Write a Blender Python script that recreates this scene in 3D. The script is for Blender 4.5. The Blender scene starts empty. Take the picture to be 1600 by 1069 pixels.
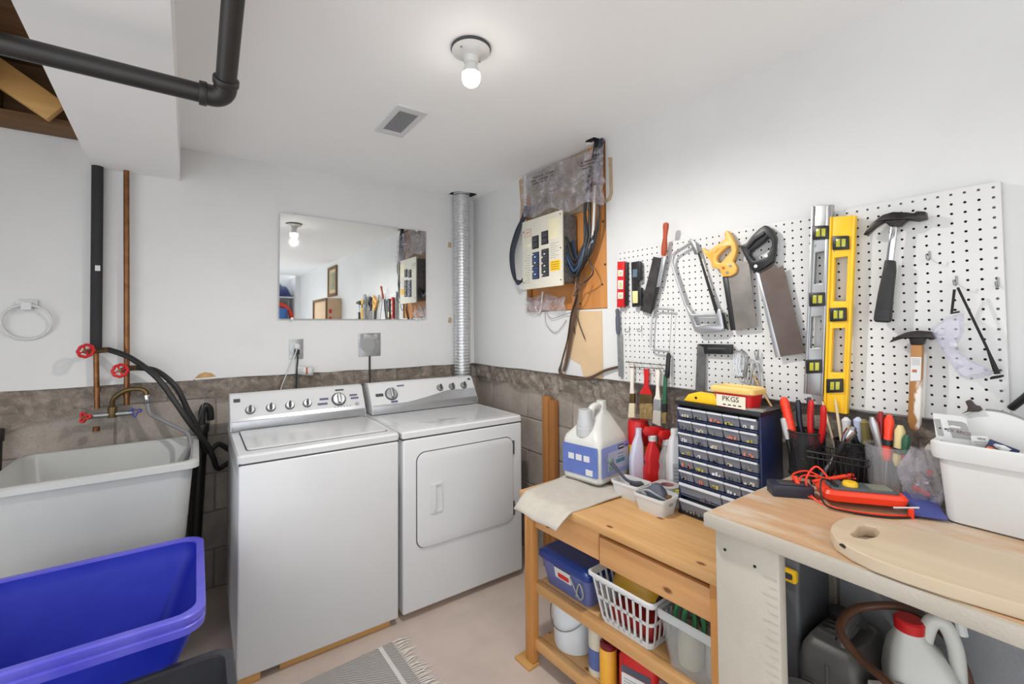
import bpy, bmesh, math, random
from mathutils import Vector, Matrix, noise as mnoise
from mathutils.geometry import tessellate_polygon
random.seed(7)
SC = bpy.context.scene
COL = SC.collection
# ---------------------------------------------------------------- camera (image taken as 1600 x 1069)
FPX, CXP, CYP, CZ = 694.69, 786.75, 489.8, 1.375
_y, _t, _r = math.radians(34.5866), math.radians(1.7192), math.radians(-0.3845)
_F = Vector((math.sin(_y)*math.cos(_t), math.cos(_y)*math.cos(_t), math.sin(_t)))
_R0 = Vector((math.cos(_y), -math.sin(_y), 0)); _U0 = _R0.cross(_F)
_R = _R0*math.cos(_r) + _U0*math.sin(_r); _U = -_R0*math.sin(_r) + _U0*math.cos(_r)
cam = bpy.data.objects.new('camera', bpy.data.cameras.new('camera')); COL.objects.link(cam)
cam.data.sensor_width = 36; cam.data.lens = FPX*36/1600
cam.data.shift_x = (800-CXP)/1600; cam.data.shift_y = (CYP-534.5)/1600
cam.data.clip_start = 0.02
cam.matrix_world = Matrix(((_R.x, _U.x, -_F.x, 0), (_R.y, _U.y, -_F.y, 0), (_R.z, _U.z, -_F.z, CZ), (0, 0, 0, 1)))
SC.camera = cam
# ---------------------------------------------------------------- light and exposure
W = bpy.data.worlds.new('world'); SC.world = W; W.use_nodes = True
W.node_tree.nodes['Background'].inputs[0].default_value = (0.93, 0.965, 1.0, 1)
W.node_tree.nodes['Background'].inputs[1].default_value = 1.95
SC.view_settings.view_transform = 'Standard'; SC.view_settings.look = 'None'
SC.view_settings.exposure = 0.08; SC.view_settings.gamma = 1.0
SC.view_settings.use_curve_mapping = False
BULB_A, BULB_B = 48.0, 20.0             # watts thrown downwards by the two ceiling bulbs
# ---------------------------------------------------------------- room numbers
XW, YW, ZC, ZD, YB = 1.67, 2.8076, 2.309, 1.111, -3.0     # right wall, back wall, ceiling, drywall bottom, far wall
XP = 1.64                                                   # pegboard face
def ray(u, v): return _F + _R*((u-CXP)/FPX) - _U*((v-CYP)/FPX)
def onX(u, v, x): r = ray(u, v); return Vector((0, 0, CZ)) + r*(x/r.x)
def onY(u, v, y): r = ray(u, v); return Vector((0, 0, CZ)) + r*(y/r.y)
def onZ(u, v, z): r = ray(u, v); return Vector((0, 0, CZ)) + r*((z-CZ)/r.z)
# ---------------------------------------------------------------- materials
def lin(c): return tuple(((x/255)/12.92 if x/255 <= .04045 else ((x/255+.055)/1.055)**2.4) for x in c)
MATS = {}
def base(name):
    m = bpy.data.materials.new(name); m.use_nodes = True
    nt = m.node_tree; b = nt.nodes['Principled BSDF']
    return m, nt, b
def setin(b, k, v):
    if k in b.inputs: b.inputs[k].default_value = v
def N(nt, t, **kw):
    n = nt.nodes.new(t)
    for k, v in kw.items(): setattr(n, k, v)
    return n
def ramp(nt, fac, stops):
    n = N(nt, 'ShaderNodeValToRGB'); e = n.color_ramp.elements
    while len(e) < len(stops): e.new(.5)
    for q, (p, c) in zip(e, stops): q.position = p; q.color = (*c, 1)
    nt.links.new(fac, n.inputs[0]); return n.outputs[0]
def coords(nt, scale=(1, 1, 1), kind='Object', rnd=False):
    tc = N(nt, 'ShaderNodeTexCoord'); mp = N(nt, 'ShaderNodeMapping'); mp.inputs['Scale'].default_value = scale
    src = tc.outputs[kind]
    if rnd:
        oi = N(nt, 'ShaderNodeObjectInfo'); va = N(nt, 'ShaderNodeVectorMath', operation='MULTIPLY_ADD')
        cx = N(nt, 'ShaderNodeCombineXYZ')
        for i in range(3): nt.links.new(oi.outputs['Random'], cx.inputs[i])
        va.inputs[1].default_value = (19, 31, 7); nt.links.new(cx.outputs[0], va.inputs[0]); nt.links.new(src, va.inputs[2]); src = va.outputs[0]
    nt.links.new(src, mp.inputs[0]); return mp.outputs[0]
def noise(nt, vec, sc, det=3, rough=.55, out='Fac'):
    n = N(nt, 'ShaderNodeTexNoise'); n.inputs['Scale'].default_value = sc; n.inputs['Detail'].default_value = det; n.inputs['Roughness'].default_value = rough
    nt.links.new(vec, n.inputs['Vector']); return n.outputs[out]
def bump(nt, b, h, s, d=.002):
    n = N(nt, 'ShaderNodeBump'); n.inputs['Strength'].default_value = s; n.inputs['Distance'].default_value = d
    nt.links.new(h, n.inputs['Height']); nt.links.new(n.outputs[0], b.inputs['Normal'])
def pm(name, col, rough=.5, metal=0, var=.06, vs=9, bmp=0, bs=80, trans=0, alpha=1, coat=0, col2=None, emit=0):
    """plain procedural material: colour with soft noise variation and optional relief"""
    if name in MATS: return MATS[name]
    m, nt, b = base(name); c = lin(col)
    v = coords(nt, rnd=True)
    hi = lin(col2) if col2 else tuple(min(1, x*(1+var)) for x in c)
    lo = c if col2 else tuple(x*(1-var) for x in c)
    nt.links.new(ramp(nt, noise(nt, v, vs, 4), [(.3, lo), (.7, hi)]), b.inputs['Base Color'])
    setin(b, 'Roughness', rough); setin(b, 'Metallic', metal); setin(b, 'Transmission Weight', trans); setin(b, 'Alpha', alpha); setin(b, 'Coat Weight', coat)
    if emit: b.inputs['Emission Color'].default_value = (*c, 1); setin(b, 'Emission Strength', emit)
    if bmp: bump(nt, b, noise(nt, v, bs, 3), bmp)
    MATS[name] = m; return m
def wood(name, c1, c2, knot=None, axis=0, scale=1.0, rough=.5, ks=3.0, paint=None, plane=None):
    if name in MATS: return MATS[name]
    m, nt, b = base(name)
    s = [9*scale]*3; s[axis] = .7*scale
    v = coords(nt, tuple(s), rnd=True)
    f = noise(nt, v, 2.2, 6, .62)
    col = ramp(nt, f, [(.25, lin(c1)), (.5, tuple((a+d)/2 for a, d in zip(lin(c1), lin(c2)))), (.75, lin(c2))])
    if knot:
        s2 = [1.0]*3; s2[axis] = .55
        vo = N(nt, 'ShaderNodeTexVoronoi'); vo.inputs['Scale'].default_value = ks
        kv = coords(nt, tuple(s2), rnd=True)
        if plane:
            vo.voronoi_dimensions = '2D'
            if plane == 'xz': kv.node.inputs['Rotation'].default_value = (-math.pi/2, 0, 0)
        nt.links.new(kv, vo.inputs['Vector'])
        k = N(nt, 'ShaderNodeMapRange'); k.inputs['From Min'].default_value = .03; k.inputs['From Max'].default_value = .065; k.inputs['To Min'].default_value = 1; k.inputs['To Max'].default_value = 0
        nt.links.new(vo.outputs['Distance'], k.inputs[0])
        mx = N(nt, 'ShaderNodeMixRGB'); nt.links.new(k.outputs[0], mx.inputs[0]); nt.links.new(col, mx.inputs[1]); mx.inputs[2].default_value = (*lin(knot), 1); col = mx.outputs[0]
    if paint:
        pc, lo, hi = paint
        k = N(nt, 'ShaderNodeMapRange'); k.inputs['From Min'].default_value = lo; k.inputs['From Max'].default_value = hi
        nt.links.new(noise(nt, coords(nt, (2, 2, 2) if axis is None else tuple(1.2 if i == axis else 3 for i in range(3))), 3.0, 5, .6), k.inputs[0])
        mx = N(nt, 'ShaderNodeMixRGB'); nt.links.new(k.outputs[0], mx.inputs[0]); nt.links.new(col, mx.inputs[1]); mx.inputs[2].default_value = (*lin(pc), 1); col = mx.outputs[0]
    nt.links.new(col, b.inputs['Base Color']); setin(b, 'Roughness', rough); bump(nt, b, f, .15, .001)
    MATS[name] = m; return m
def film(name, col, alpha, rough=.18, streak=(16, 16, 3), dark=.5, bstr=.6):
    """thin crinkled plastic sheet: partly see-through, glossy, creased, dust, fold shade and highlights painted as streaks"""
    if name in MATS: return MATS[name]
    m, nt, b = base(name); v = coords(nt); w = coords(nt, streak)
    n1 = noise(nt, w, 1.0, 5, .65); n2 = noise(nt, v, 34, 5, .7)
    nt.links.new(ramp(nt, n1, [(.32, tuple(x*dark for x in lin(col))), (.5, lin(col)), (.72, tuple(min(1, x*1.35) for x in lin(col)))]), b.inputs['Base Color'])  # shade and light of the folds mixed into the colour with the dust
    k = N(nt, 'ShaderNodeMapRange'); k.inputs['From Min'].default_value = .3; k.inputs['From Max'].default_value = .7; k.inputs['To Min'].default_value = max(0, alpha-.2); k.inputs['To Max'].default_value = min(1, alpha+.2); nt.links.new(n1, k.inputs[0]); nt.links.new(k.outputs[0], b.inputs['Alpha'])
    setin(b, 'Roughness', rough); bump(nt, b, n2, bstr, .02)
    MATS[name] = m; return m
def concrete(name, c1, c2, dark, rough=.95):
    m, nt, b = base(name); v = coords(nt, rnd=True); w = coords(nt, kind='Object')
    big = noise(nt, v, 5, 5, .65); fine = noise(nt, v, 120, 3, .7)
    col = ramp(nt, big, [(.3, lin(c1)), (.7, lin(c2))])
    vo = N(nt, 'ShaderNodeTexVoronoi'); vo.inputs['Scale'].default_value = 95; nt.links.new(v, vo.inputs['Vector'])
    k = N(nt, 'ShaderNodeMapRange'); k.inputs['From Min'].default_value = .10; k.inputs['From Max'].default_value = .22; k.inputs['To Min'].default_value = .75; k.inputs['To Max'].default_value = 0; nt.links.new(vo.outputs['Distance'], k.inputs[0])
    mx = N(nt, 'ShaderNodeMixRGB'); nt.links.new(k.outputs[0], mx.inputs[0]); nt.links.new(col, mx.inputs[1]); mx.inputs[2].default_value = (*lin(dark), 1)
    nt.links.new(mx.outputs[0], b.inputs['Base Color']); setin(b, 'Roughness', rough); bump(nt, b, fine, .6, .004)
    MATS[name] = m; return m
def painted(name, col, stain, amt, rough=.6, vs=2.2, bstr=.12):
    m, nt, b = base(name); v = coords(nt)
    f = noise(nt, v, vs, 7, .62)
    nt.links.new(ramp(nt, f, [(.25, tuple(a*(1-amt)+d*amt for a, d in zip(lin(col), lin(stain)))), (.55, lin(col))]), b.inputs['Base Color'])
    setin(b, 'Roughness', rough); bump(nt, b, noise(nt, v, 160, 2), bstr, .001)
    MATS[name] = m; return m
# ---------------------------------------------------------------- mesh building
def rrect(x0, y0, x1, y1, r, n=4):
    o = []
    for cx, cy, a in ((x1-r, y1-r, 0), (x0+r, y1-r, 90), (x0+r, y0+r, 180), (x1-r, y0+r, 270)):
        for i in range(n+1):
            t = math.radians(a+90*i/n); o.append((cx+r*math.cos(t), cy+r*math.sin(t)))
    return o
def circ(cx, cy, r, n=12): return [(cx+r*math.cos(2*math.pi*i/n), cy+r*math.sin(2*math.pi*i/n)) for i in range(n)]
def spline(pts, k=6, closed=False):
    P = [Vector(p) for p in pts]; n = len(P); o = []
    for i in range(n if closed else n-1):
        g = (lambda j: P[j % n]) if closed else (lambda j: P[min(max(j, 0), n-1)])
        a, b, c, d = g(i-1), g(i), g(i+1), g(i+2)
        for q in range(k):
            t = q/k; o.append(.5*((2*b)+(c-a)*t+(2*a-5*b+4*c-d)*t*t+(3*b-a-3*c+d)*t**3))
    if not closed: o.append(P[-1].copy())
    return o
class MB:
    def __init__(s): s.v = []; s.f = []
    def add(s, vs, fs):
        k = len(s.v); s.v += [tuple(p) for p in vs]; s.f += [tuple(i+k for i in f) for f in fs]; return s
    def box(s, x0, y0, z0, x1, y1, z1, M=None):
        vs = [Vector((x, y, z)) for z in (z0, z1) for y in (y0, y1) for x in (x0, x1)]
        if M: vs = [M @ p for p in vs]
        return s.add(vs, [(0, 2, 3, 1), (4, 5, 7, 6), (0, 1, 5, 4), (2, 6, 7, 3), (0, 4, 6, 2), (1, 3, 7, 5)])
    def loft(s, loops, cap0=True, cap1=True, closed=True):
        n = len(loops[0]); vs = [p for l in loops for p in l]; fs = []
        for j in range(len(loops)-1):
            for i in range(n if closed else n-1):
                a, b = j*n+i, j*n+(i+1) % n; fs.append((a, b, b+n, a+n))
        if cap0: fs.append(tuple(range(n-1, -1, -1)))
        if cap1: fs.append(tuple((len(loops)-1)*n+i for i in range(n)))
        return s.add(vs, fs)
    def cyl(s, a, b, r0, r1=None, n=12, caps=True):
        a, b = Vector(a), Vector(b); r1 = r0 if r1 is None else r1; d = (b-a).normalized()
        x = d.orthogonal().normalized(); y = d.cross(x)
        ring = lambda c, r: [c+x*(r*math.cos(2*math.pi*i/n))+y*(r*math.sin(2*math.pi*i/n)) for i in range(n)]
        return s.loft([ring(a, r0), ring(b, r1)], caps, caps)
    def tube(s, pts, r, n=8, closed=False, caps=True):
        P = [Vector(p) for p in pts]; m = len(P); loops = []; x = None
        rr = r if isinstance(r, (list, tuple)) else [r]*m
        for i in range(m):
            d = ((P[(i+1) % m]-P[i-1]) if closed else (P[min(i+1, m-1)]-P[max(i-1, 0)]))
            d = d.normalized() if d.length > 1e-9 else Vector((0, 0, 1))
            if x is None: x = d.orthogonal().normalized()
            x = (x-d*x.dot(d)); x = x.normalized() if x.length > 1e-6 else d.orthogonal().normalized(); y = d.cross(x)
            loops.append([P[i]+x*(rr[i]*math.cos(2*math.pi*k/n))+y*(rr[i]*math.sin(2*math.pi*k/n)) for k in range(n)])
        if closed: loops.append(loops[0])
        return s.loft(loops, caps and not closed, caps and not closed)
    def lathe(s, prof, c=(0, 0, 0), n=20, M=None, cap0=True, cap1=True):
        c = Vector(c); L = []
        for r, z in prof:
            l = [Vector((c.x+r*math.cos(2*math.pi*i/n), c.y+r*math.sin(2*math.pi*i/n), c.z+z)) for i in range(n)]
            L.append([M @ p for p in l] if M else l)
        return s.loft(L, cap0, cap1)
    def prism(s, outer, z0, z1, holes=(), M=None):
        loops = [list(outer)]+[list(h) for h in holes]
        tri = tessellate_polygon([[Vector((p[0], p[1], 0)) for p in l] for l in loops])
        flat = [p for l in loops for p in l]; n = len(flat)
        vs = [Vector((p[0], p[1], z0)) for p in flat]+[Vector((p[0], p[1], z1)) for p in flat]
        if M: vs = [M @ p for p in vs]
        fs = [tuple(t) for t in tri]+[tuple(i+n for i in reversed(t)) for t in tri]; k = 0
        for l in loops:
            m = len(l)
            for i in range(m): a, b = k+i, k+(i+1) % m; fs.append((a, b, b+n, a+n))
            k += m
        return s.add(vs, fs)
    def grid(s, nx, ny, fn):
        vs = [fn(i/nx, j/ny) for j in range(ny+1) for i in range(nx+1)]
        return s.add(vs, [(j*(nx+1)+i, j*(nx+1)+i+1, (j+1)*(nx+1)+i+1, (j+1)*(nx+1)+i) for j in range(ny) for i in range(nx)])
    def ball(s, c, r, n=12, sc=(1, 1, 1)):
        m = n//2
        L = [[Vector((c[0]+sc[0]*r*math.sin(math.pi*j/m)*math.cos(2*math.pi*i/n), c[1]+sc[1]*r*math.sin(math.pi*j/m)*math.sin(2*math.pi*i/n), c[2]-sc[2]*r*math.cos(math.pi*j/m))) for i in range(n)] for j in range(m+1)]
        L[0] = [p+Vector((1e-5*math.cos(i), 1e-5*math.sin(i), 0)) for i, p in enumerate(L[0])]
        return s.loft(L, True, True)
    def build(s, name, mat, parent=None, bevel=0, seg=2, ang=35, M=None, solid=0):
        me = bpy.data.meshes.new(name)
        bm = bmesh.new(); vv = [bm.verts.new(M @ Vector(p) if M else p) for p in s.v]
        for f in s.f:
            try: bm.faces.new([vv[i] for i in f])
            except ValueError: pass
        bmesh.ops.remove_doubles(bm, verts=bm.verts, dist=2e-6)
        bmesh.ops.recalc_face_normals(bm, faces=bm.faces)
        if bevel:
            es = [e for e in bm.edges if e.is_manifold and e.calc_face_angle(0) > math.radians(ang)]
            bmesh.ops.bevel(bm, geom=es, offset=bevel, segments=seg, profile=.5, affect='EDGES', clamp_overlap=True)
        for f in bm.faces: f.smooth = True
        bm.to_mesh(me); bm.free(); me.set_sharp_from_angle(angle=math.radians(38))
        o = bpy.data.objects.new(name, me); COL.objects.link(o)
        if mat: me.materials.append(mat)
        if parent: o.parent = parent
        if solid:
            md = o.modifiers.new('solid', 'SOLIDIFY'); md.thickness = solid; md.offset = 0
        return o
def thing(name, label, cat, loc=(0, 0, 0), rot=None, group=None):
    o = bpy.data.objects.new(name, None); COL.objects.link(o); o.empty_display_size = .05
    M = Matrix.Translation(Vector(loc))
    if rot is not None: M = M @ (rot if isinstance(rot, Matrix) else Matrix.Rotation(rot, 4, 'Z'))
    o.matrix_world = M
    return tag(o, label, cat, group)
def tag(o, label, cat, group=None):
    o['label'] = label; o['category'] = cat
    if group: o['group'] = group
    return o
def struct(o): o['kind'] = 'structure'; return o
def copy_tree(o, parent=None, **kw):
    c = o.copy(); COL.objects.link(c); c.parent = parent
    for ch in [x for x in bpy.data.objects if x.parent == o]: copy_tree(ch, c)
    return c
def text(name, s, size, mat, parent, M, sx=1.0):
    cu = bpy.data.curves.new(name, 'FONT'); cu.body = s; cu.size = size; cu.align_x = 'CENTER'; cu.align_y = 'CENTER'; cu.extrude = .0004; cu.resolution_u = 3
    t = bpy.data.objects.new(name, cu); COL.objects.link(t)
    bpy.context.view_layer.update()
    me = bpy.data.meshes.new_from_object(t.evaluated_get(bpy.context.evaluated_depsgraph_get()))
    bpy.data.objects.remove(t); me.transform(M @ Matrix.Diagonal((sx, 1, 1, 1))); me.materials.clear(); me.materials.append(mat)
    o = bpy.data.objects.new(name, me); COL.objects.link(o); o.parent = parent
    return o
# wall frames: local x = to the right as seen from the room, y = up, z = out of the wall
RW = Matrix(((0, 0, -1, 0), (-1, 0, 0, 0), (0, 1, 0, 0), (0, 0, 0, 1)))
BWL = Matrix(((1, 0, 0, 0), (0, 0, -1, 0), (0, 1, 0, 0), (0, 0, 0, 1)))
class Hang:
    """a thing on the right wall; px() turns photo pixels on its plane into local x, y"""
    def __init__(s, name, label, cat, u, v, x, group=None):
        s.x = x; s.p = onX(u, v, x); s.o = thing(name, label, cat, s.p, RW, group)
    def px(s, u, v, d=0):
        q = onX(u, v, s.x-d); return (s.p.y-q.y, q.z-s.p.z)
    def poly(s, pts, d=0): return [s.px(u, v, d) for u, v in pts]
    def part(s, name, pts, z0, z1, mat, bevel=0, holes=(), parent=None, d=None):
        d = (z1 if d is None else d)
        return MB().prism(s.poly(pts, d), z0, z1, [s.poly(h, d) for h in holes]).build(name, mat, parent or s.o, bevel)
    def p3(s, u, v, z): return Vector((*s.px(u, v, z), z))
class HangB(Hang):
    """the same on the back wall"""
    def __init__(s, name, label, cat, u, v, y, group=None):
        s.x = y; s.p = onY(u, v, y); s.o = thing(name, label, cat, s.p, BWL, group)
    def px(s, u, v, d=0):
        q = onY(u, v, s.x-d); return (q.x-s.p.x, q.z-s.p.z)
# ================================================================ materials used throughout
m_wall = painted('wall_paint', (215, 215, 214), (202, 202, 200), .6, .55)
m_ceil = painted('ceiling_paint', (242, 242, 241), (236, 236, 235), .5, .7)
m_floor = painted('floor_paint', (200, 184, 173), (172, 158, 148), .55, .5, 3.5, .25)
m_block = concrete('block_concrete', (146, 137, 128), (178, 168, 158), (100, 92, 84))
m_blockp = concrete('block_painted', (140, 141, 144), (152, 153, 156), (134, 135, 138), .7)  # grey wall paint, darkened further for the shade under the bench
m_mortar = pm('mortar', (134, 125, 117), .95, bmp=.5, bs=150)
m_enamel = pm('white_enamel', (210, 211, 212), .22, var=.008, coat=.2)
m_enamel2 = pm('white_enamel_matte', (208, 209, 210), .35, var=.01)
m_seam = pm('dark_seam', (70, 70, 72), .7)
m_chrome = pm('chrome', (205, 207, 210), .15, 1)
m_steel = pm('steel', (150, 150, 152), .38, 1, var=.12)
m_satin = pm('satin_silver', (182, 184, 187), .33, .75, var=.04, vs=30)
m_galv = pm('galvanised', (165, 167, 169), .4, .85, var=.18, vs=35)
m_foil = pm('foil', (214, 215, 216), .30, .85, var=.10, vs=50, bmp=.5, bs=90)
m_abs = pm('black_abs', (38, 36, 34), .42, var=.2, vs=14)
m_rubber = pm('black_rubber', (30, 29, 29), .5, var=.15)
m_foam = pm('pipe_insulation', (48, 47, 48), .85, var=.12)
m_copper = pm('aged_copper', (112, 72, 44), .42, .7, col2=(150, 104, 66), vs=22)
m_brass = pm('aged_brass', (122, 98, 56), .4, .75, col2=(96, 82, 62), vs=25)
m_red = pm('red_plastic', (196, 26, 28), .38, var=.08)
m_orangered = pm('orange_plastic', (240, 62, 30), .38)
m_blue = pm('blue_plastic', (32, 42, 132), .4)
m_yellow = pm('yellow_plastic', (240, 190, 30), .4, var=.05)
m_black = pm('black_plastic', (26, 26, 28), .4, var=.1)
m_dark = pm('dark_grey_plastic', (58, 58, 62), .5, var=.1)
m_whitep = pm('white_plastic', (208, 209, 208), .4, var=.02)
m_greyp = pm('grey_plastic', (150, 151, 153), .45)
m_pine = wood('pine', (184, 134, 80), (216, 172, 116), (120, 68, 34), 0, 1, .42, 6.5, plane='xy')
m_pine_z = wood('pine_upright', (176, 116, 56), (206, 148, 84), (104, 56, 24), 2, 1, .45, 5.0)
m_stud = wood('stud_wood', (140, 88, 42), (176, 120, 64), (84, 46, 20), 2, 1, .7, 6)
m_joist = wood('joist_wood', (92, 66, 42), (128, 94, 60), (60, 38, 22), 0, 1, .8)
m_ply = wood('plywood', (178, 112, 54), (208, 146, 82), (110, 62, 30), 1, .6, .6, 7)
m_lumber = wood('shim_lumber', (186, 138, 74), (210, 166, 104), None, 0, 1, .7)
m_paper = pm('brown_paper', (206, 178, 142), .8, var=.06)
m_torn = pm('torn_paper', (178, 154, 126), .9, var=.12, vs=40)
m_mirror = pm('mirror_glass', (235, 238, 238), .02, 1, var=0)
m_glass = pm('clear_plastic', (232, 234, 236), .12, trans=.9, var=0)
m_film = film('vapour_film', (150, 138, 126), .6, .2, (22, 22, 5), .5)
m_filmc = film('clear_film', (200, 196, 204), .42, .1, (18, 18, 9), .6, .9)
# ================================================================ setting
def slab(name, x0, y0, z0, x1, y1, z1, mat): return struct(MB().box(x0, y0, z0, x1, y1, z1).build(name, mat))
struct(MB().prism([(-1.7, 2.95), (-1.7, -.9), (.8, -.9), (.8, YB-.65), (XW+.3, YB-.65), (XW+.3, 2.95)], -.06, 0).build('floor', m_floor))
# ceiling with the torn openings for the duct and for the wiring
dh = [(1.44, 2.72), (1.475, 2.66), (1.54, 2.655), (1.60, 2.65), (1.635, 2.69), (1.63, 2.77), (1.60, 2.80), (1.50, 2.80), (1.45, 2.79)]
wh = [(1.60, 1.58), (1.605, 1.53), (1.655, 1.525), (1.662, 1.60), (1.63, 1.62)]
struct(MB().prism([(.25, YB), (XW+.02, YB), (XW+.02, YW+.02), (-.40, YW+.02), (-.30, .25), (-.30, -.6), (.25, -1.0)], ZC, ZC+.012, [dh, wh]).build('ceiling', m_ceil))
slab('ceiling_subfloor', -1.7, -.6, ZC+.24, XW+.2, 2.95, ZC+.27, m_joist)
# exposed framing left of the boxed-in soffit
fr = thing('floor_joist', 'bare wooden floor joists and bridging exposed above the laundry tub', 'joist', (-.8, 1.5, ZC))
for x in (-.28, .08, -.64):
    MB().box(x-.02, -1.9, .01, x+.02, 1.28, .235).build('joist', m_joist, fr, .003)
MB().box(-1.1, 1.29, -.03, .383, 1.33, .245).build('rim_board', m_joist, fr, .003)
MB().box(-1.1, 1.17, -.055, .36, 1.30, -.015).build('top_plate', m_joist, fr, .003)
MB().box(-.12, -.02, -.05, .12, .02, .05, Matrix.Translation((.2, 1.12, .06)) @ Matrix.Rotation(.6, 4, 'Y')).build('bridging', m_lumber, fr, .003)
MB().cyl((-.6, .9, .08), (.05, 1.2, .02), .05).build('flue_wrap', m_greyp, fr)
# soffit box
struct(MB().prism([(-.418, YW), (-.08, YW), (-.046, .25), (-.312, .25)], 2.138, ZC+.01).build('soffit', m_ceil))
# drywall
def rag(a, b, n, z, amp): return [(a+(b-a)*i/n, z+random.uniform(-amp, amp)) for i in range(n+1)]
bot = rag(-1.7, XW, 30, ZD, .003)
struct(MB().prism(bot+[(XW, ZC+.005), (-.41, ZC+.005), (-.41, 2.262), (-1.7, 2.262)], -.013, 0, M=Matrix.Translation((0, YW, 0)) @ BWL).build('wall_back', m_wall))
PL = [(-2.168, 1.462), (-1.516, 1.462), (-1.516, ZC+.005), (-2.168, ZC+.005)]         # opening around the electrical board
bot = rag(-YW, -YB, 50, ZD, .004)
struct(MB().prism(bot+[(-YB, ZC+.005), (-1.516, ZC+.005), (-1.516, 1.462), (-2.168, 1.462), (-2.168, ZC+.005), (-YW, ZC+.005)], -.013, 0, M=Matrix.Translation((XW, 0, 0)) @ RW).build('wall_right', m_wall))

slab('wall_front_right', 1.60, YB-.1, 0, XW+.05, YB, ZC+.2, m_wall)
slab('wall_left_unseen', -1.76, 1.7, 0, -1.7, 2.9, ZC+.25, m_wall)  # out-of-view wall, added and sized to hold back side light
slab('wall_closet', .85, YB-.62, 0, XW+.05, YB-.56, ZC+.2, m_wall)
# concrete block foundation, block by block
def foundation(name, length, M, zj, x0, paint=None):
    w = struct(MB().box(0, -.4, -.10, length, 2.5, -.005).build(name, m_mortar)); w.matrix_world = M
    bw, bh, g = .4005, .1942, .0058; meshes = {}
    c = 0; z = zj
    while z > 0: z -= bh+g; c += 1
    row = 0
    while z < 1.32:
        x = x0-(bw+g)*8+((row % 2)*.5)*(bw+g)
        while x < length:
            a, b = max(x, 0), min(x+bw, length)
            if b-a > .03:
                k = (round(b-a, 3))
                if k not in meshes:
                    o = MB().box(0, 0, -.05, b-a, bh, 0).build('concrete_block', None, w, .004, 1); meshes[k] = o.data; o.data.materials.append(None)
                else:
                    o = bpy.data.objects.new('concrete_block', meshes[k]); COL.objects.link(o); o.parent = w
                o.location = (a, z, random.uniform(-.0025, .0015))
                o.material_slots[0].link = 'OBJECT'; o.material_slots[0].material = paint if (paint and a > 2.15) else m_block
            x += bw+g
        z += bh+g; row += 1
    return w
jp = onY(91, 640, 2.845)
foundation('wall_foundation_back', 3.6, Matrix.Translation((-1.7, 2.845, 0)) @ BWL, jp.z, jp.x+1.7)
foundation('wall_foundation_right', 5.8, Matrix.Translation((1.705, 2.90, 0)) @ RW, jp.z, .075, m_blockp)
# ---------------- crumpled vapour barrier hanging below the drywall
def sheet(name, label, M, x0, x1, zt, zb, amp, seed, nx=90, ny=8, fold=.04):
    random.seed(seed); ph = [random.uniform(0, 6) for _ in range(6)]
    def fn(a, b):
        x = x0+(x1-x0)*a; lo = zb+fold*math.sin(x*3.1+ph[0])+fold*.6*math.sin(x*7.7+ph[1])+.012*math.sin(x*23+ph[2])
        z = zt+(lo-zt)*b
        n1 = mnoise.noise(Vector((x*9+ph[3], z*2.0, ph[4]))); n2 = abs(mnoise.noise(Vector((x*15+z*5, z*5-x*2, ph[5])))); n3 = abs(mnoise.noise(Vector((x*34-z*10, z*14, ph[2]))))
        d = (amp*(1.1*n1+.8-2.0*n2)+.012*(.4-n3))*math.sin(math.pi*min(1, b*.86))
        return Vector((x, z, d))
    o = MB().grid(nx, ny, fn).build(name, m_film); o.matrix_world = M
    return tag(o, label, 'plastic sheet')
sheet('vapour_barrier', 'dusty brown plastic sheet hanging over the blocks behind sink and washer', Matrix.Translation((0, 2.822, 0)) @ BWL, -1.65, 1.66, ZD+.03, .99, .022, 3, 260, 22)
sheet('vapour_barrier', 'wrinkled grey plastic sheet hanging over the blocks below the fuse panel', Matrix.Translation((1.69, 0, 0)) @ RW, -2.78, -.3, ZD+.03, .98, .022, 9, 220, 22, .015)
# upright 2x4 pair against the block wall beside the dryer
st = thing('wall_stud', 'pair of brown wooden studs standing against the block wall', 'stud', (1.675, 1.965, 0))
for dy in (.026, -.026): MB().box(-.02, -.025+dy, 0, .02, .025+dy, .965+dy*.3).build('stud', m_stud, st, .006)
# bare paper patches where the drywall face was cut away
pt = thing('paper_patch', 'bare tan paper patch below the plywood where drywall paint stops', 'wall patch', (XW-.001, 1.66, 1.30), RW)
q = lambda u, v: (1.66-onX(u, v, XW).y, onX(u, v, XW).z-1.30)
MB().prism([q(*p) for p in [(893, 486), (941, 486), (943, 592), (912, 588), (907, 570), (891, 560), (890, 520)]], 0, .0012).build('patch', m_paper, pt)
for k, pl in enumerate(([(951, 246), (957, 246), (958, 302), (955, 312), (946, 318), (944, 314), (951, 308), (953, 300)], [(811, 282), (818, 277), (819, 348), (812, 352), (814, 320)], [(716, 342), (707, 350), (696, 350), (696, 344)])):
    if k < 2: MB().prism([q(*p) for p in pl], 0, .0012).build('torn_edge', m_torn, pt)
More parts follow.
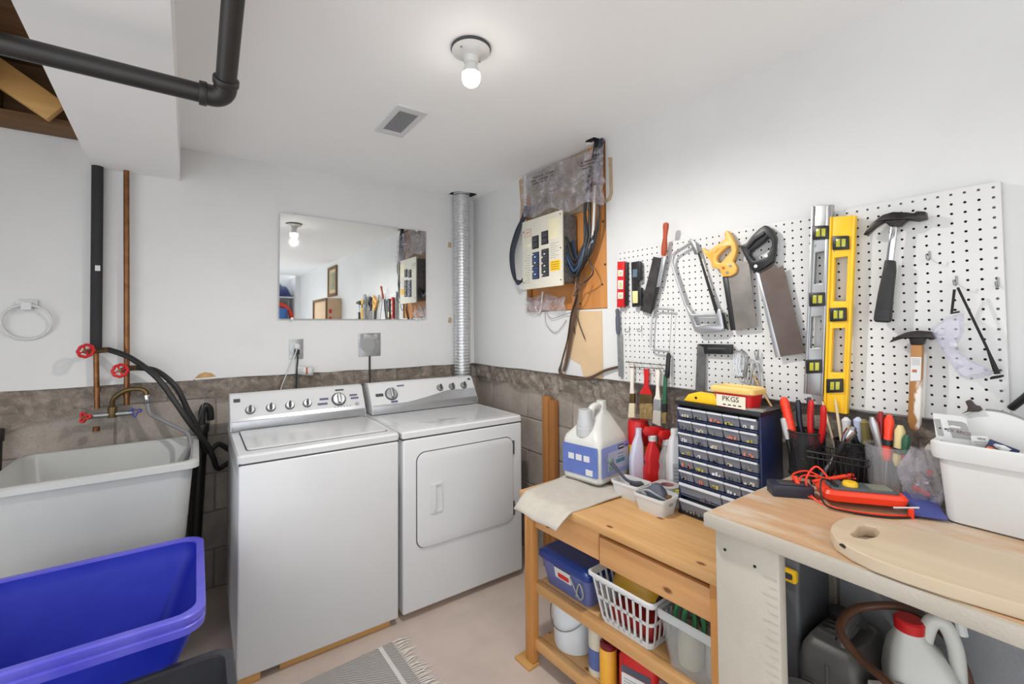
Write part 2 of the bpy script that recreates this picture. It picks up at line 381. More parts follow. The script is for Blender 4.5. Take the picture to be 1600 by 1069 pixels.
# ================================================================ ceiling light, vent
def ceiling_light(x, y, label, power, group=None):
    t = thing('ceiling_light', label, 'ceiling light', (x, y, ZC), None, group)
    MB().lathe([(.066, 0), (.067, -.008), (.064, -.010)], n=40).build('gasket', m_seam, t)
    MB().lathe([(.064, -.004), (.064, -.013), (.055, -.019), (.035, -.026), (.026, -.034), (.024, -.05), (.021, -.053)], n=40).build('porcelain_base', pm('porcelain', (214, 213, 210), .25, var=.02), t)
    for a in (.4, 3.5): MB().ball((.05*math.cos(a), .05*math.sin(a), -.0215), .004, 8).build('screw', m_steel, t)
    MB().lathe([(.0195, -.05), (.021, -.062), (.0275, -.077), (.0312, -.0885), (.0305, -.089)], n=28).build('bulb_neck', m_whitep, t)
    m = pm('bulb_glow', (255, 250, 242), .4, var=0, emit=28)
    MB().lathe([(.0296, -.0885), (.031, -.096), (.0308, -.104), (.0285, -.114), (.023, -.123), (.013, -.130), (.001, -.132)], n=28).build('bulb', m, t)
    ld = bpy.data.lights.new('bulb_light', 'SPOT'); ld.energy = power; ld.spot_size = math.radians(179); ld.spot_blend = .7; ld.shadow_soft_size = .028; ld.color = (1, .97, .93)
    lo_ = bpy.data.objects.new('bulb_light', ld); COL.objects.link(lo_); lo_.parent = t; lo_.location = (0, 0, -.165)
    return t
ceiling_light(.745, 1.262, 'lit bare bulb in a round white porcelain holder on the ceiling', BULB_A)
ceiling_light(.70, -1.25, 'lit bare bulb on the ceiling near the picture frame', BULB_B)
t = thing('ceiling_vent', 'white metal air register with thin louvres set in the ceiling', 'vent', (.748, 1.90, ZC))
MB().prism(rrect(-.068, -.148, .068, .148, .004), -.007, 0, [rrect(-.044, -.108, .044, .108, .002)]).build('frame', m_enamel2, t, .002)
MB().box(-.046, -.11, -.0015, .046, .11, 0).build('backing', pm('vent_dark', (128, 132, 136), .8), t)
for i in range(15): MB().box(-.044, -.006, -.0008, .044, .006, .0008, Matrix.Translation((0, -.1+i*.0143, -.005)) @ Matrix.Rotation(.45, 4, 'X')).build('louvre', m_enamel2, t)
# ================================================================ black drain pipe under the ceiling
el = Vector((.055, 1.42, 2.005)); up = Vector((.008, -.21, .17)).normalized()
t = thing('drain_pipe', 'black plastic drain pipe with elbow crossing below the soffit', 'pipe', el)
MB().cyl((-.045, 0, 0), (-1.6, 0, .01), .0245, n=20).build('pipe', m_abs, t)
MB().cyl(up*.045, up*.53, .0245, n=20).build('pipe', m_abs, t)
arc = [Vector((-.05, 0, 0)), Vector((-.03, 0, 0))]+[Vector((-.03, 0, 0))+Vector((.03*math.sin(a), 0, 0))+up*(.03*(1-math.cos(a))) for a in [math.pi/16*i for i in range(1, 9)]]+[up*.05]
MB().tube(arc, .0275, 20).build('elbow', m_abs, t)
MB().cyl((-.04, 0, 0), (-.058, 0, 0), .031, n=20).build('hub_ring', m_abs, t, .002)
MB().cyl(up*.04, up*.058, .031, n=20).build('hub_ring', m_abs, t, .002)
# ================================================================ mirror
x0, x1, z0, z1 = .381, 1.286, 1.428, 2.033
t = thing('mirror', 'frameless rectangular mirror clipped to the wall above the washer', 'mirror', ((x0+x1)/2, YW-.014, (z0+z1)/2), Matrix.Rotation(.013, 4, 'Z') @ BWL)
hw, hh = (x1-x0)/2, (z1-z0)/2
MB().box(-hw, -hh, -.003, hw, hh, .0025).build('glass', m_mirror, t, .0008, 1)
for sx, sy in ((-.85, 1), (.85, 1), (-.85, -1), (.85, -1)):
    MB().box(sx*hw-.008, sy*hh-.008, -.004, sx*hw+.008, sy*hh+.008, .005).build('clip', m_whitep, t, .002)
# ================================================================ outlet with plug and tag, blank plate
t = thing('wall_outlet', 'grey steel wall outlet plate with a black plug above the washer', 'outlet', (.475, YW, 1.255), BWL)
MB().prism(rrect(-.037, -.058, .037, .058, .003), 0, .005).build('plate', m_galv, t, .001)
MB().prism(rrect(-.017, -.03, .017, .03, .012), .005, .008).build('socket', m_whitep, t)
MB().prism(rrect(-.013, -.032, .013, -.002, .005), .008, .034).build('plug', m_black, t, .003)
MB().prism(rrect(-.012, .004, .012, .024, .004), .008, .028).build('white_plug', m_whitep, t, .003)
MB().tube(spline([(0, -.025, .028), (.004, -.05, .03), (.002, -.1, .022), (.0, -.17, .016), (0, -.30, .018), (.02, -.42, .02)]), .0045).build('cord', m_black, t)
MB().tube(spline([(0, .01, .028), (-.012, -.03, .04), (-.045, -.12, .025), (-.075, -.2, .02), (-.09, -.26, .02)]), .003).build('white_cord', m_whitep, t)
tg = MB().grid(8, 2, lambda a, b: Vector((.004+.085*a, -.10-.045*b-.012*a, .026+.014*math.sin(a*3)))).build('warning_tag', m_whitep, t, solid=.0006)
MB().grid(2, 2, lambda a, b: Vector((.045+.01*a, -.1065-.04*b-.001*a, .0405+.001*a))).build('red_stripe', pm('tag_red', (176, 96, 70), .7), tg, solid=.0006)
for k in range(4): MB().box(.008+.0*k, -.112-.008*k, .0385, .034, -.1135-.008*k, .0395).build('print_line', m_greyp, tg)
t = thing('blank_plate', 'square grey steel blank cover plate on the wall behind the dryer', 'wall plate', (.902, YW, 1.268), BWL)
MB().prism(rrect(-.07, -.073, .07, .073, .003), 0, .005, [circ(-.035, .062, .006, 8), circ(.035, .062, .006, 8)]).build('plate', m_galv, t, .001)
MB().prism(circ(-.012, -.002, .045, 24), .005, .006).build('knockout', pm('galv_dull', (158, 159, 160), .5, .6), t)
MB().tube([(.0, -.073, .004), (0, -.2, .006), (0, -.46, .012)], .006).build('cable', m_rubber, t)
# ================================================================ dryer duct
t = thing('dryer_duct', 'shiny corrugated foil dryer duct rising to the ceiling in the corner', 'duct', (1.535, 2.742, 0))
pr = []
z = .70
while z < ZC+.05:
    for dz, r in ((0, .0525), (.006, .0575), (.013, .0575), (.019, .0525)): pr.append((r, z+dz))
    z += .0215
MB().lathe([(r, z) for r, z in pr], n=32, cap0=False, cap1=False).build('flex_tube', m_foil, t)
for zz in (1.425, 1.96):
    MB().prism([(-.078, -.018), (-.05, -.02), (-.05, .014), (-.07, .02)], 0, .002, M=Matrix.Translation((0, YW-2.742-.002, zz)) @ BWL).build('tape', m_torn, t)
    MB().prism([(.055, -.012), (.105, -.008), (.105, .02), (.055, .018)], 0, .002, M=Matrix.Translation((0, YW-2.742-.002, zz)) @ BWL).build('tape', m_torn, t)
# ================================================================ plumbing on the back wall
def handwheel(parent, c, r, mat, M, lobes=0):
    """valve handle: rim, spokes and hub"""
    MM = Matrix.Translation(c) @ M
    mb = MB()
    if lobes:
        pts = [(r*(.72+.28*math.cos(lobes*a))*math.cos(a), r*(.72+.28*math.cos(lobes*a))*math.sin(a)) for a in [2*math.pi*i/36 for i in range(36)]]
        mb.prism(pts, -.006, .006, [circ(r*.5*math.cos(2*math.pi*k/lobes), r*.5*math.sin(2*math.pi*k/lobes), r*.16, 8) for k in range(lobes)])
    else:
        mb.tube([(r*math.cos(a)*(1+.05*math.cos(8*a)), r*math.sin(a)*(1+.05*math.cos(8*a)), 0) for a in [2*math.pi*i/32 for i in range(32)]], r*.24, 8, True)
        for k in range(4): mb.cyl((0, 0, .002), (r*math.cos(k*1.571+.4), r*math.sin(k*1.571+.4), 0), r*.14, n=6)
    w = mb.build('handwheel', mat, parent, .0012 if lobes else 0, M=MM)
    MB().cyl((0, 0, -.03), (0, 0, .008), r*.27, n=8).build('stem', m_brass, w, M=MM)
    return w
yp = 2.772
pw = [onY(150, v, yp) for v in (255, 545, 655)]
t = thing('insulated_pipe', 'vertical water pipe in black foam insulation above the tub', 'pipe', (pw[1].x, yp, pw[1].z))
hx = pw[1].z
MB().cyl((0, 0, 0), (-.008, 0, 2.15-hx), .0215, n=16).build('insulation', m_foam, t)
MB().cyl((0, 0, 0), (.008, 0, 1.01-hx), .0105, n=12).build('copper_riser', m_copper, t)
MB().box(-.006, -.0225, .36, .012, -.021, .385).build('white_sticker', m_whitep, t)
for z in (.86-1.3+.06, -.28+.08): MB().cyl((.007, 0, z), (.007, 0, z+.02), .0135, n=12).build('coupling', m_copper, t)
MB().tube(spline([(.0, 0, -.012), (-.03, -.045, -.01), (-.012, -.07, -.008)], 4), .011, 8).build('valve_body', m_brass, t)
handwheel(t, Vector((-.022, -.085, -.006)), .027, m_red, Matrix.Rotation(1.25, 4, 'X') @ Matrix.Rotation(-.25, 4, 'Y'))
MB().cyl((.005, -.01, -.008), (.05, -.03, -.006), .013, n=8).build('hose_union', m_brass, t)
pc = onY(195, 577, yp)
t = thing('copper_pipe', 'slim bare copper water pipe running down the wall to the tub', 'pipe', (pc.x, yp, pc.z))
MB().cyl((-.008, 0, 2.15-pc.z), (.01, 0, 1.015-pc.z), .0115, n=14).build('pipe', m_copper, t)
MB().cyl((0, -.005, .0), (-.006, -.07, .0), .011, n=8).build('valve_body', m_brass, t)
handwheel(t, Vector((-.008, -.085, 0)), .027, m_red, Matrix.Rotation(1.35, 4, 'X') @ Matrix.Rotation(-.2, 4, 'Y'))
MB().cyl((.005, -.012, .004), (.05, -.03, .006), .013, n=8).build('hose_union', m_brass, t)
MB().cyl((.009, 0, -.13), (.009, 0, -.1), .0145, n=12).build('coupling', m_copper, t)
# black washer hoses dropping behind the tub
def hose(label, pts, r, mat, cat='hose', name='washer_hose', k=8, n=10):
    P = spline(pts, k); o = P[0].copy()
    b = MB().tube([p-o for p in P], r, n).build(name, mat); b.location = o
    return tag(b, label, cat)
a0 = Vector((pw[1].x+.05, yp-.03, pw[1].z-.006))
hose('upper black rubber hose from the foam-covered pipe to the washer', [a0, onY(205, 560, 2.70), onY(245, 590, 2.64), onY(275, 630, 2.62), onY(297, 662, 2.62), Vector((.048, 2.66, .80)), Vector((.075, 2.67, .73)), Vector((.10, 2.72, .66)), Vector((.17, 2.76, .69))], .0125, m_rubber)
b0 = Vector((pc.x+.05, yp-.03, pc.z+.006))
hose('lower black rubber hose from the bare copper pipe to the washer', [b0, onY(245, 580, 2.71), onY(275, 605, 2.68), onY(293, 640, 2.68), onY(308, 668, 2.69), onY(322, 705, 2.71), Vector((.10, 2.735, .78)), Vector((.15, 2.75, .74)), Vector((.19, 2.76, .75))], .0125, m_rubber)
# standpipe
t = thing('standpipe', 'black vertical drain standpipe between the tub and the washer', 'pipe', (.03, 2.782, 0))
MB().cyl((-.04, 0, .0), (-.005, 0, .86), .03, n=20).build('pipe', m_abs, t)
MB().cyl((-.006, 0, .845), (-.004, 0, .885), .035, n=20).build('collar', m_abs, t, .002)
MB().tube(spline([(.0, -.005, .80), (-.004, -.005, .93), (.008, 0, .975), (.03, .01, .955), (.034, .02, .90)], 6), .017, 10).build('drain_hose', m_rubber, t)
MB().tube(spline([(-.02, -.02, .9), (.0, -.03, .99), (.02, -.01, 1.05), (.035, .02, 1.05)], 5), .0018, 6).build('tie_wire', m_steel, t)
# tap: brass body, gooseneck and two handles
f1, f2 = onY(141, 652, 2.74), onY(207, 645, 2.74)
t = thing('laundry_tap', 'old brass laundry tap with red and blue handles on the block wall', 'tap', ((f1.x+f2.x)/2, 2.76, (f1.z+f2.z)/2))
L = (f2.x-f1.x)/2
MB().cyl((-L-.005, 0, 0), (L+.005, 0, .0), .0125, n=10).build('crossbar', m_galv, t)
MB().cyl((.0, 0, -.015), (0, 0, .035), .018, n=10).build('centre_body', m_brass, t, .002)
MB().tube(spline([(0, -.006, .03), (.006, -.02, .075), (.05, -.035, .11), (.10, -.05, .115), (.125, -.055, .10), (.128, -.055, .075)], 6), .0105, 10).build('spout', m_brass, t)
MB().cyl((.128, -.055, .085), (.132, -.055, .045), .015, .011, n=12).build('spray_fitting', m_chrome, t, .002)
handwheel(t, Vector((-L-.018, -.02, 0)), .027, m_red, Matrix.Rotation(1.25, 4, 'X') @ Matrix.Rotation(-.4, 4, 'Y'), 3)
handwheel(t, Vector((L+.012, -.02, .004)), .025, m_blue, Matrix.Rotation(1.4, 4, 'X') @ Matrix.Rotation(.3, 4, 'Z'), 3)
s0 = Vector((t.location.x+.132, 2.705, t.location.z+.045))
hose('grey flexible hose from the laundry tap into the tub', [s0, s0+Vector((.012, -.01, -.05)), onY(250, 655, 2.66), onY(280, 670, 2.62), onY(293, 678, 2.6), onY(297, 700, 2.56), Vector((-.055, 2.50, .72)), Vector((-.09, 2.46, .60)), Vector((-.12, 2.45, .56))], .0085, pm('hose_grey', (128, 128, 132), .4), name='spray_hose')
# towel ring
rg = onY(47, 477, YW)
t = thing('towel_ring', 'white plastic towel ring on the wall beside the foam-covered pipe', 'towel ring', rg, BWL)
MB().prism(rrect(-.042, -.012, .026, .022, .004), 0, .014).build('bracket', m_whitep, t, .003)
MB().prism(rrect(-.02, -.022, .012, .01, .004), .012, .04).build('clasp', m_whitep, t, .004)
MB().tube([(.078*math.cos(a)-.004, -.075+.075*math.sin(a), .034-.012*(1-math.sin(a))) for a in [2*math.pi*i/48 for i in range(48)]], .0048, 10, True).build('ring', m_whitep, t)
# dark iron pipe at the left edge
t = thing('iron_pipe', 'dark iron pipe with coupling rising beside the laundry tub', 'pipe', (-.695, 2.79, 0))
MB().cyl((0, 0, 0), (0, 0, .93), .018, n=14).build('pipe', m_abs, t)
MB().cyl((0, 0, .90), (0, 0, .955), .024, n=10).build('coupling', m_abs, t, .003)
# scrap of tan paper at the drywall edge
pp = onY(320, 588, YW); t = thing('torn_drywall', 'small scrap of torn tan paper on the drywall edge above the hoses', 'wall patch', (pp.x, YW-.001, pp.z), BWL)
MB().prism([(-.045, -.008), (.05, -.004), (.03, .014), (.0, .022), (-.025, .012)], 0, .0015).build('scrap', pm('tan_scrap', (190, 150, 104), .9, var=.15, vs=30), t)
# ================================================================ laundry tub
m_tub = pm('tub_grey', (186, 187, 184), .38, var=.03, vs=6)
t = thing('laundry_tub', 'deep pale grey plastic laundry tub below the taps', 'laundry tub', (-.30, 2.47, 0))
def ring(hx, hy, z, r, oy=0): return [Vector((x, y+oy, z)) for x, y in rrect(-hx, -hy, hx, hy, r, 5)]
MB().loft([ring(.235, .19, .44, .05, .01), ring(.262, .215, .47, .06, .005), ring(.272, .225, .52, .06), ring(.292, .25, .80, .05), ring(.294, .252, .812, .05), ring(.314, .272, .814, .035), ring(.314, .272, .835, .035), ring(.306, .264, .842, .03), ring(.292, .246, .842, .04), ring(.284, .238, .83, .045), ring(.262, .215, .53, .06), ring(.235, .19, .49, .06), ring(.05, .05, .482, .02)], True, True).build('basin', m_tub, t)
MB().loft([ring(.225, .18, .0, .03, .01), ring(.215, .17, .2, .03, .01), ring(.228, .18, .445, .04, .01)]).build('pedestal', m_tub, t)
MB().lathe([(.03, 0), (.03, .003), (.022, .004), (.005, .004)], (0, 0, .4822), 20).build('drain', m_chrome, t)
# ================================================================ washer and dryer
ZF = .033
def knob(parent, c, r, M, big=False):
    MM = Matrix.Translation(c) @ M
    k = MB().lathe([(r*1.12, 0), (r*1.12, .002), (r*.95, .0035), (r*.92, .006)], n=28).build('bezel', m_seam, parent, M=MM)
    MB().lathe([(r*.98, .002), (r*.94, .010), (r*.84, .013), (r*.8, .013)], n=28).build('dial_ring', m_satin, k, M=MM)
    MB().prism(rrect(-r*.24, -r*.8, r*.24, r*.8, r*.2), .010, .026 if not big else .030).build('grip', m_dark if not big else m_steel, k, .002, M=MM)
    return k
m_lab = pm('label_slate', (92, 92, 118), .6)
def console(t, x0, x1, z0, label_side, knobs, big, arch):
    """sloped control panel along the back: white face over a satin band"""
    prof = [(2.468, z0), (2.466, z0+.035), (2.478, z0+.048), (2.545, z0+.158), (2.562, z0+.168), (2.62, z0+.165), (2.65, z0+.12), (2.66, z0)]
    M0 = Matrix(((0, 0, 1, 0), (1, 0, 0, 0), (0, 1, 0, 0), (0, 0, 0, 1)))
    ox, oy, _ = t.location
    MB().prism([(a-oy, b) for a, b in prof], x0-ox, x1-ox, M=M0).build('console', m_enamel, t, .005)
    a, b = Vector((0, 2.478-oy, z0+.048)), Vector((0, 2.545-oy, z0+.158)); d = (b-a).normalized(); n = Vector((0, -d.z, d.y))
    F = Matrix(((1, 0, 0, 0), (0, d.y, n.y, a.y), (0, d.z, n.z, a.z), (0, 0, 0, 1)))
    # satin band follows the foot of the panel
    nb = 24; w = x1-x0-.012
    up = [(x0-ox+.006+w*i/nb, arch(i/nb)) for i in range(nb+1)]
    MB().prism([(x1-ox-.006, -.004), (x0-ox+.006, -.004)]+up, 0, .0025, M=F).build('satin_band', m_satin, t)
    MB().box(x0-ox+.006, 2.463-oy, z0+.004, x1-ox-.006, 2.468-oy, z0+.046).build('satin_foot', m_satin, t, .002)
    for u, h in knobs: knob(t, F @ Vector((x0-ox+u, h, .001)), .0195, F.to_3x3().to_4x4())
    u, h = big; knob(t, F @ Vector((x0-ox+u, h, .001)), .034, F.to_3x3().to_4x4(), True)
    for (u, h, wd, hh, mt) in label_side: MB().prism(rrect(x0-ox+u-wd/2, h-hh/2, x0-ox+u+wd/2, h+hh/2, .001), .0005, .0015, M=F).build('printed_label', mt, t)
    return F
t = thing('washing_machine', 'white top-loading washing machine with five dials beside the tub', 'washing machine', (.46, 2.34, ZF))
ox, oy = .46, 2.34
x0, x1, y0, y1, zt = .134, .786, 2.003, 2.665, .842-ZF
MB().box(x0-ox+.004, y0-oy, 0, x1-ox-.004, y1-oy, .81).build('cabinet', m_enamel, t, .008, 3)
MB().box(x0-ox+.006, y0-oy+.004, .805, x1-ox-.006, y1-oy, .818).build('seam', m_seam, t)
MB().loft([ring(.326, .333, .816, .012), ring(.328, .335, .84, .014), ring(.322, .329, .849, .014), ring(.29, .30, .850, .014)]).build('top_panel', m_enamel, t, 0)
MB().prism(rrect(-.292, -.275, .295, .12, .02, 5), .849, .8508).build('lid_gap', m_seam, t)
MB().prism(rrect(-.288, -.271, .291, .116, .018, 5), .8495, .857).build('lid', m_enamel, t, .003)
m_side = pm('side_panel_shade', (206, 204, 202), .35, var=.02)
for yy0, yy1 in ((-.30, .30),): MB().prism(rrect(yy0, .05, yy1, .76, .03), -.0015, 0, M=Matrix(((0, 0, 1, x0-ox+.004), (1, 0, 0, 0), (0, 1, 0, 0), (0, 0, 0, 1)))).build('side_panel', m_enamel2, t, .001)
F = console(t, x0+.0, x1-.01, .852, [(.03, .105, .028, .018, m_dark), (.43, .072, .045, .012, m_lab), (.42, .045, .05, .012, m_lab), (.585, .08, .042, .011, m_lab), (.59, .062, .042, .011, m_lab), (.515, .117, .045, .009, m_dark)], [(.085, .05), (.175, .052), (.262, .054), (.345, .056)], (.505, .063), lambda s: .012+.006*s)
for i in range(6): MB().prism(circ(.48+i*.016+x0-ox, .018, .003, 8), .001, .003, M=F).build('indicator', m_dark, t)
MB().lathe([(.011, 0), (.010, .004)], (0, 0, 0), 16, M=F @ Matrix.Translation((x0-ox+.598, .026, .001))).build('start_button', m_greyp, t)
t = thing('clothes_dryer', 'white front-loading clothes dryer with a large square door', 'dryer', (1.151, 2.34, ZF))
ox, oy = 1.151, 2.34
x0, x1 = .80, 1.502
MB().box(x0-ox+.003, y0-oy, 0, x1-ox-.003, y1-oy, .81).build('cabinet', m_enamel, t, .01, 3)
MB().box(x0-ox+.006, y0-oy+.004, .805, x1-ox-.006, y1-oy, .818).build('seam', m_seam, t)
MB().loft([ring(.351, .335, .816, .012), ring(.352, .336, .84, .014), ring(.345, .33, .848, .014), ring(.33, .314, .8485, .014)]).build('top_panel', m_enamel, t)
MB().prism(rrect(-.31, -.29, .318, .09, .015), .848, .8492).build('top_sheet', pm('top_sheen', (200, 201, 203), .12, var=.02), t)
for k in range(3): MB().box(-.20+.02*k, -.19-.022*k, .8492, -.04-.02*k, -.184-.022*k, .8496).build('printed_line', m_greyp, t)
MB().prism(rrect(-.09, -.205, .02, -.19, .002), .8492, .8497).build('printed_label', m_greyp, t)
Mf = Matrix.Translation((0, y0-oy, 0)) @ BWL
c1, c2 = onY(650, 710, y0), onY(802, 805, y0)
dx0, dx1 = c1.x-ox, onY(801, 720, y0).x-ox
dz0, dz1 = onY(660, 857, y0).z-ZF, onY(660, 706, y0).z-ZF
MB().prism(rrect(dx0, dz0, dx1, dz1, .045, 6), 0, .001, M=Mf).build('door_gap', m_seam, t)
d = MB().prism(rrect(dx0+.004, dz0+.004, dx1-.004, dz1-.004, .043, 6), -.004, .009, M=Mf).build('door', m_enamel, t, .004)
hx0, hx1 = onY(671, 800, y0).x-ox, onY(690, 800, y0).x-ox; hz0, hz1 = onY(680, 800, y0).z-ZF, onY(680, 754, y0).z-ZF
MB().prism(rrect(hx0, hz0, hx1, hz1, .006), .009, .0145, [rrect(hx0+.018, hz0+.012, hx1-.006, hz1-.012, .01)], M=Mf).build('handle_surround', m_enamel, d, .002)
MB().prism(rrect(hx0+.016, hz0+.012, hx0+.03, hz1-.012, .006), .012, .019, M=Mf).build('handle', m_enamel, d, .002)
for zz in (dz1-.10, dz0+.03): MB().box(dx1-.002, y0-oy-.008, zz, dx1+.008, y0-oy+.002, zz+.075).build('hinge', m_steel, t, .002)
console(t, x0+.01, x1-.004, .852, [(.055, .064, .045, .018, m_dark), (.19, .112, .045, .009, m_lab), (.135, .016, .04, .013, m_lab), (.66, .118, .018, .014, m_dark)], [(.44, .075), (.525, .076), (.61, .077)], (.125, .064), lambda s: .004 if s < .28 else .004+.05*min(1, ((s-.28)/.42))**1.3)
# timber pieces the machines stand on
for lab, x, y, w, dpt in (('long timber strip under the washing machine front edge', .52, 2.06, .46, .07), ('short timber block under the washer corner beside the tub', .17, 2.05, .10, .08), ('dark timber strip under the dryer front edge', 1.15, 2.10, .66, .07), ('timber block under the back of the washing machine', .46, 2.58, .60, .08), ('timber block under the back of the dryer', 1.15, 2.58, .60, .08)):
    o = MB().box(-w/2, -dpt/2, 0, w/2, dpt/2, ZF-.0005).build('timber_shim', m_lumber, None, .003); o.location = (x, y, 0); tag(o, lab, 'wood block')
# ================================================================ bins at lower left
def tubbin(name, label, x0, x1, y0, y1, z0, z1, taper, mat, rim, wall=.004, r=.06, cat='bin', lip=.018, rimmat=None):
    cx, cy = (x0+x1)/2, (y0+y1)/2; hx, hy = (x1-x0)/2, (y1-y0)/2; t = thing(name, label, cat, (cx, cy, z0)); h = z1-z0; k = taper
    g = lambda ex, z: ring(hx-ex, hy-ex, z, max(.01, r-ex*.3))
    MB().loft([g(k+lip, 0), g(lip, h-rim), g(lip, h-.004), g(lip+wall, h-.004), g(lip+wall, h-rim), g(k+lip+wall, wall)]).build('body', mat, t)
    MB().loft([g(lip-.003, h-rim), g(.002, h-rim), g(0, h-rim*.6), g(.004, h-rim*.52), g(.0, h-rim*.4), g(0, h-.004), g(.004, h), g(lip+wall, h), g(lip+wall+.001, h-.008)], False, False).build('rim', rimmat or mat, t)
    return t
m_bluebin = pm('blue_bin_plastic', (26, 42, 168), .42, col2=(44, 56, 184), vs=7)
t = tubbin('recycling_bin', 'large empty blue recycling bin in front of the laundry tub', -.62, .03, 1.49, 2.06, .22, .60, .13, m_bluebin, .05, rimmat=pm('blue_rim_worn', (84, 82, 204), .4, col2=(108, 104, 214), vs=9))
q = onY(155, 1049, 1.525)-Vector((-.295, 1.775, .22)); MB().prism(rrect(-.032, -.01, .032, .01, .002), 0, .0012, M=Matrix.Translation(q) @ Matrix.Rotation(.37, 4, 'X') @ BWL).build('paper_label', m_whitep, t)
t = tubbin('storage_bin', 'dark grey plastic bin on the floor beside the washer front', -.46, .098, 1.05, 1.555, 0.0, .452, .05, m_dark, .04, r=.05)
for i in range(9): MB().box(-.22+.055*i, .226, .05, -.205+.055*i, .229, .34).build('rib', m_dark, t)
# ================================================================ plywood board, service panel, wiring
t = thing('plywood_board', 'orange plywood backing board behind the fuse panel', 'board', (XW+.02, 1.842, 1.885), RW)
MB().box(-.325, -.42, -.008, .325, .435, .004).build('board', m_ply, t, .002)
MB().box(-.325, -.41, .004, -.29, .30, .02).build('dark_batten', m_stud, t, .003)
MB().box(-.325, .10, .004, .2, .42, .012).build('dusty_backing', pm('dusty_board', (176, 158, 138), .9, col2=(128, 112, 98), vs=16), t, .002)
for x, y in ((.02, .05), (.29, .02), (.28, -.3), (.12, -.39), (.3, -.2)): MB().prism(circ(x, y, .006, 8), .004, .006).build('screw_head', m_dark, t)
# panel
PX = 1.56; PY0, PY1, PZ0, PZ1 = 1.716, 2.058, 1.588, 1.982
t = thing('fuse_panel', 'beige electrical breaker panel with two rows of black switches', 'breaker panel', (PX, (PY0+PY1)/2, (PZ0+PZ1)/2), RW)
w, h = (PY1-PY0)/2, (PZ1-PZ0)/2
m_beige = pm('panel_beige', (206, 202, 188), .45, var=.04)
MB().box(-w+.02, -h+.02, -.112, w-.012, h-.012, -.004).build('steel_box', pm('panel_box', (112, 112, 114), .5, .5, var=.3, vs=60), t, .003)
MB().prism(rrect(-w, -h, w, h, .004), -.006, .004).build('cover', m_beige, t, .002)
S = lambda u, v: Vector(((PY0+PY1)/2-onX(u, v, PX-.004).y, onX(u, v, PX-.004).z-(PZ0+PZ1)/2))
def pq(name, x0, y0, x1, y1, mat, z0=.004, z1=.006, bev=0): return MB().prism(rrect(min(x0, x1), min(y0, y1), max(x0, x1), max(y0, y1), .0015), z0, z1).build(name, mat, t, bev)
for k, xa in enumerate((-.078, .004)):
    pq('breaker_well', xa, .025+.012*k, xa+.058, .098+.012*k, m_black)
    for j in range(2): pq('main_breaker', xa+.006, .031+.012*k+.032*j, xa+.052, .058+.012*k+.032*j, m_dark, .006, .012, .002)
    pq('breaker_well', xa, -.145+.006*k, xa+.06, .006+.006*k, m_black)
    for j in range(9):
        mt = m_dark if (k or j == 4) else pm('breaker_blue', (44, 62, 104), .4)
        b = pq('breaker', xa+.004, -.141+.006*k+.0161*j, xa+.056, -.127+.006*k+.0161*j, mt, .006, .011, .001)
        if (j+k) % 3: MB().prism(rrect(xa+.006+.02*(j % 2), -.139+.006*k+.0161*j, xa+.016+.02*(j % 2), -.131+.006*k+.0161*j, .001), .011, .0125).build('toggle', m_whitep, b)
pq('yellow_label', .075, -.115, .155, -.06, m_yellow, .004, .005)
for j in range(4): pq('label_line', .082, -.107+.012*j, .147, -.104+.012*j, pm('label_ink', (120, 96, 20), .7), .005, .0055)
pq('manufacturer_label', .06, .055, .15, .165, pm('label_cream', (222, 214, 182), .6), .004, .005)
pq('small_tag', -.125, .045, -.085, .062, pm('label_cream', (222, 214, 182), .6), .004, .005)
m_ink = pm('ink', (62, 60, 62), .7)
for j in range(12): pq('written_line', -.15+.01*(j % 3), -.16+.014*j, -.10, -.1575+.014*j, pm('faint_ink', (150, 146, 138), .7), .004, .0046)
for j in range(8): pq('written_line', .075, -.045+.011*j, .12+.025*(j % 2), -.043+.011*j, pm('faint_ink', (150, 146, 138), .7), .004, .0046)
m_tagred = pm('tag_red', (176, 96, 70), .7)
text('panel_stamp', 'LPT', .02, m_tagred, t, Matrix.Translation((-.12, .125, .0045)))
for (a, b, c, d) in ((-.15, .105, -.09, .107), (-.15, .145, -.09, .147), (-.15, .105, -.148, .147), (-.092, .105, -.09, .147)): pq('stamp_border', a, b, c, d, m_tagred, .004, .0047)
for x, y in ((-w+.012, h-.06), (-w+.012, -h+.04), (w-.012, h-.02), (w-.012, 0), (w-.012, -h+.03)): MB().prism(circ(x, y, .004, 8), .004, .006).build('cover_screw', m_dark, t)
# cables: bundles leave the panel sides
def cables(label, paths, r, mats, name='cable_bundle'):
    o = Vector(paths[0][0]); t = thing(name, label, 'cables', o)
    for i, p in enumerate(paths): MB().tube([q-o for q in spline(p, 7)], r if not isinstance(r, list) else r[i % len(r)], 7).build('cable', mats[i % len(mats)], t)
    return t
m_cab = pm('cable_black', (34, 35, 40), .45); m_cabb = pm('cable_blue', (40, 66, 98), .45); m_cabw = pm('cable_white', (206, 204, 198), .5); m_cabr = pm('cable_brown', (86, 66, 52), .5)
R = lambda u, v, x: onX(u, v, x)
paths = []
for i in range(13):
    f = i/12; k = i % 4
    paths.append([Vector((1.595+.016*k, 1.725, 1.70+.012*i)), R(897+2*k, 432-26*f, 1.59+.012*k), R(908+3*k, 412-20*f, 1.59+.012*k), R(914+6*k*.8+3*f, 380-12*f, 1.60+.01*k), R(914+7.2*k, 335-4*f, 1.615+.006*(i % 3)), R(918+6*k, 290, 1.63), R(928+4*k, 240, 1.64), R(931+3.2*k, 214, 1.65)])
cables('thick bundle of black cables rising beside the fuse panel to the ceiling', paths, [.0074, .0064], [m_cab, m_cab, m_cab, m_cab, m_cabb, m_cab, m_cabw])
paths = []
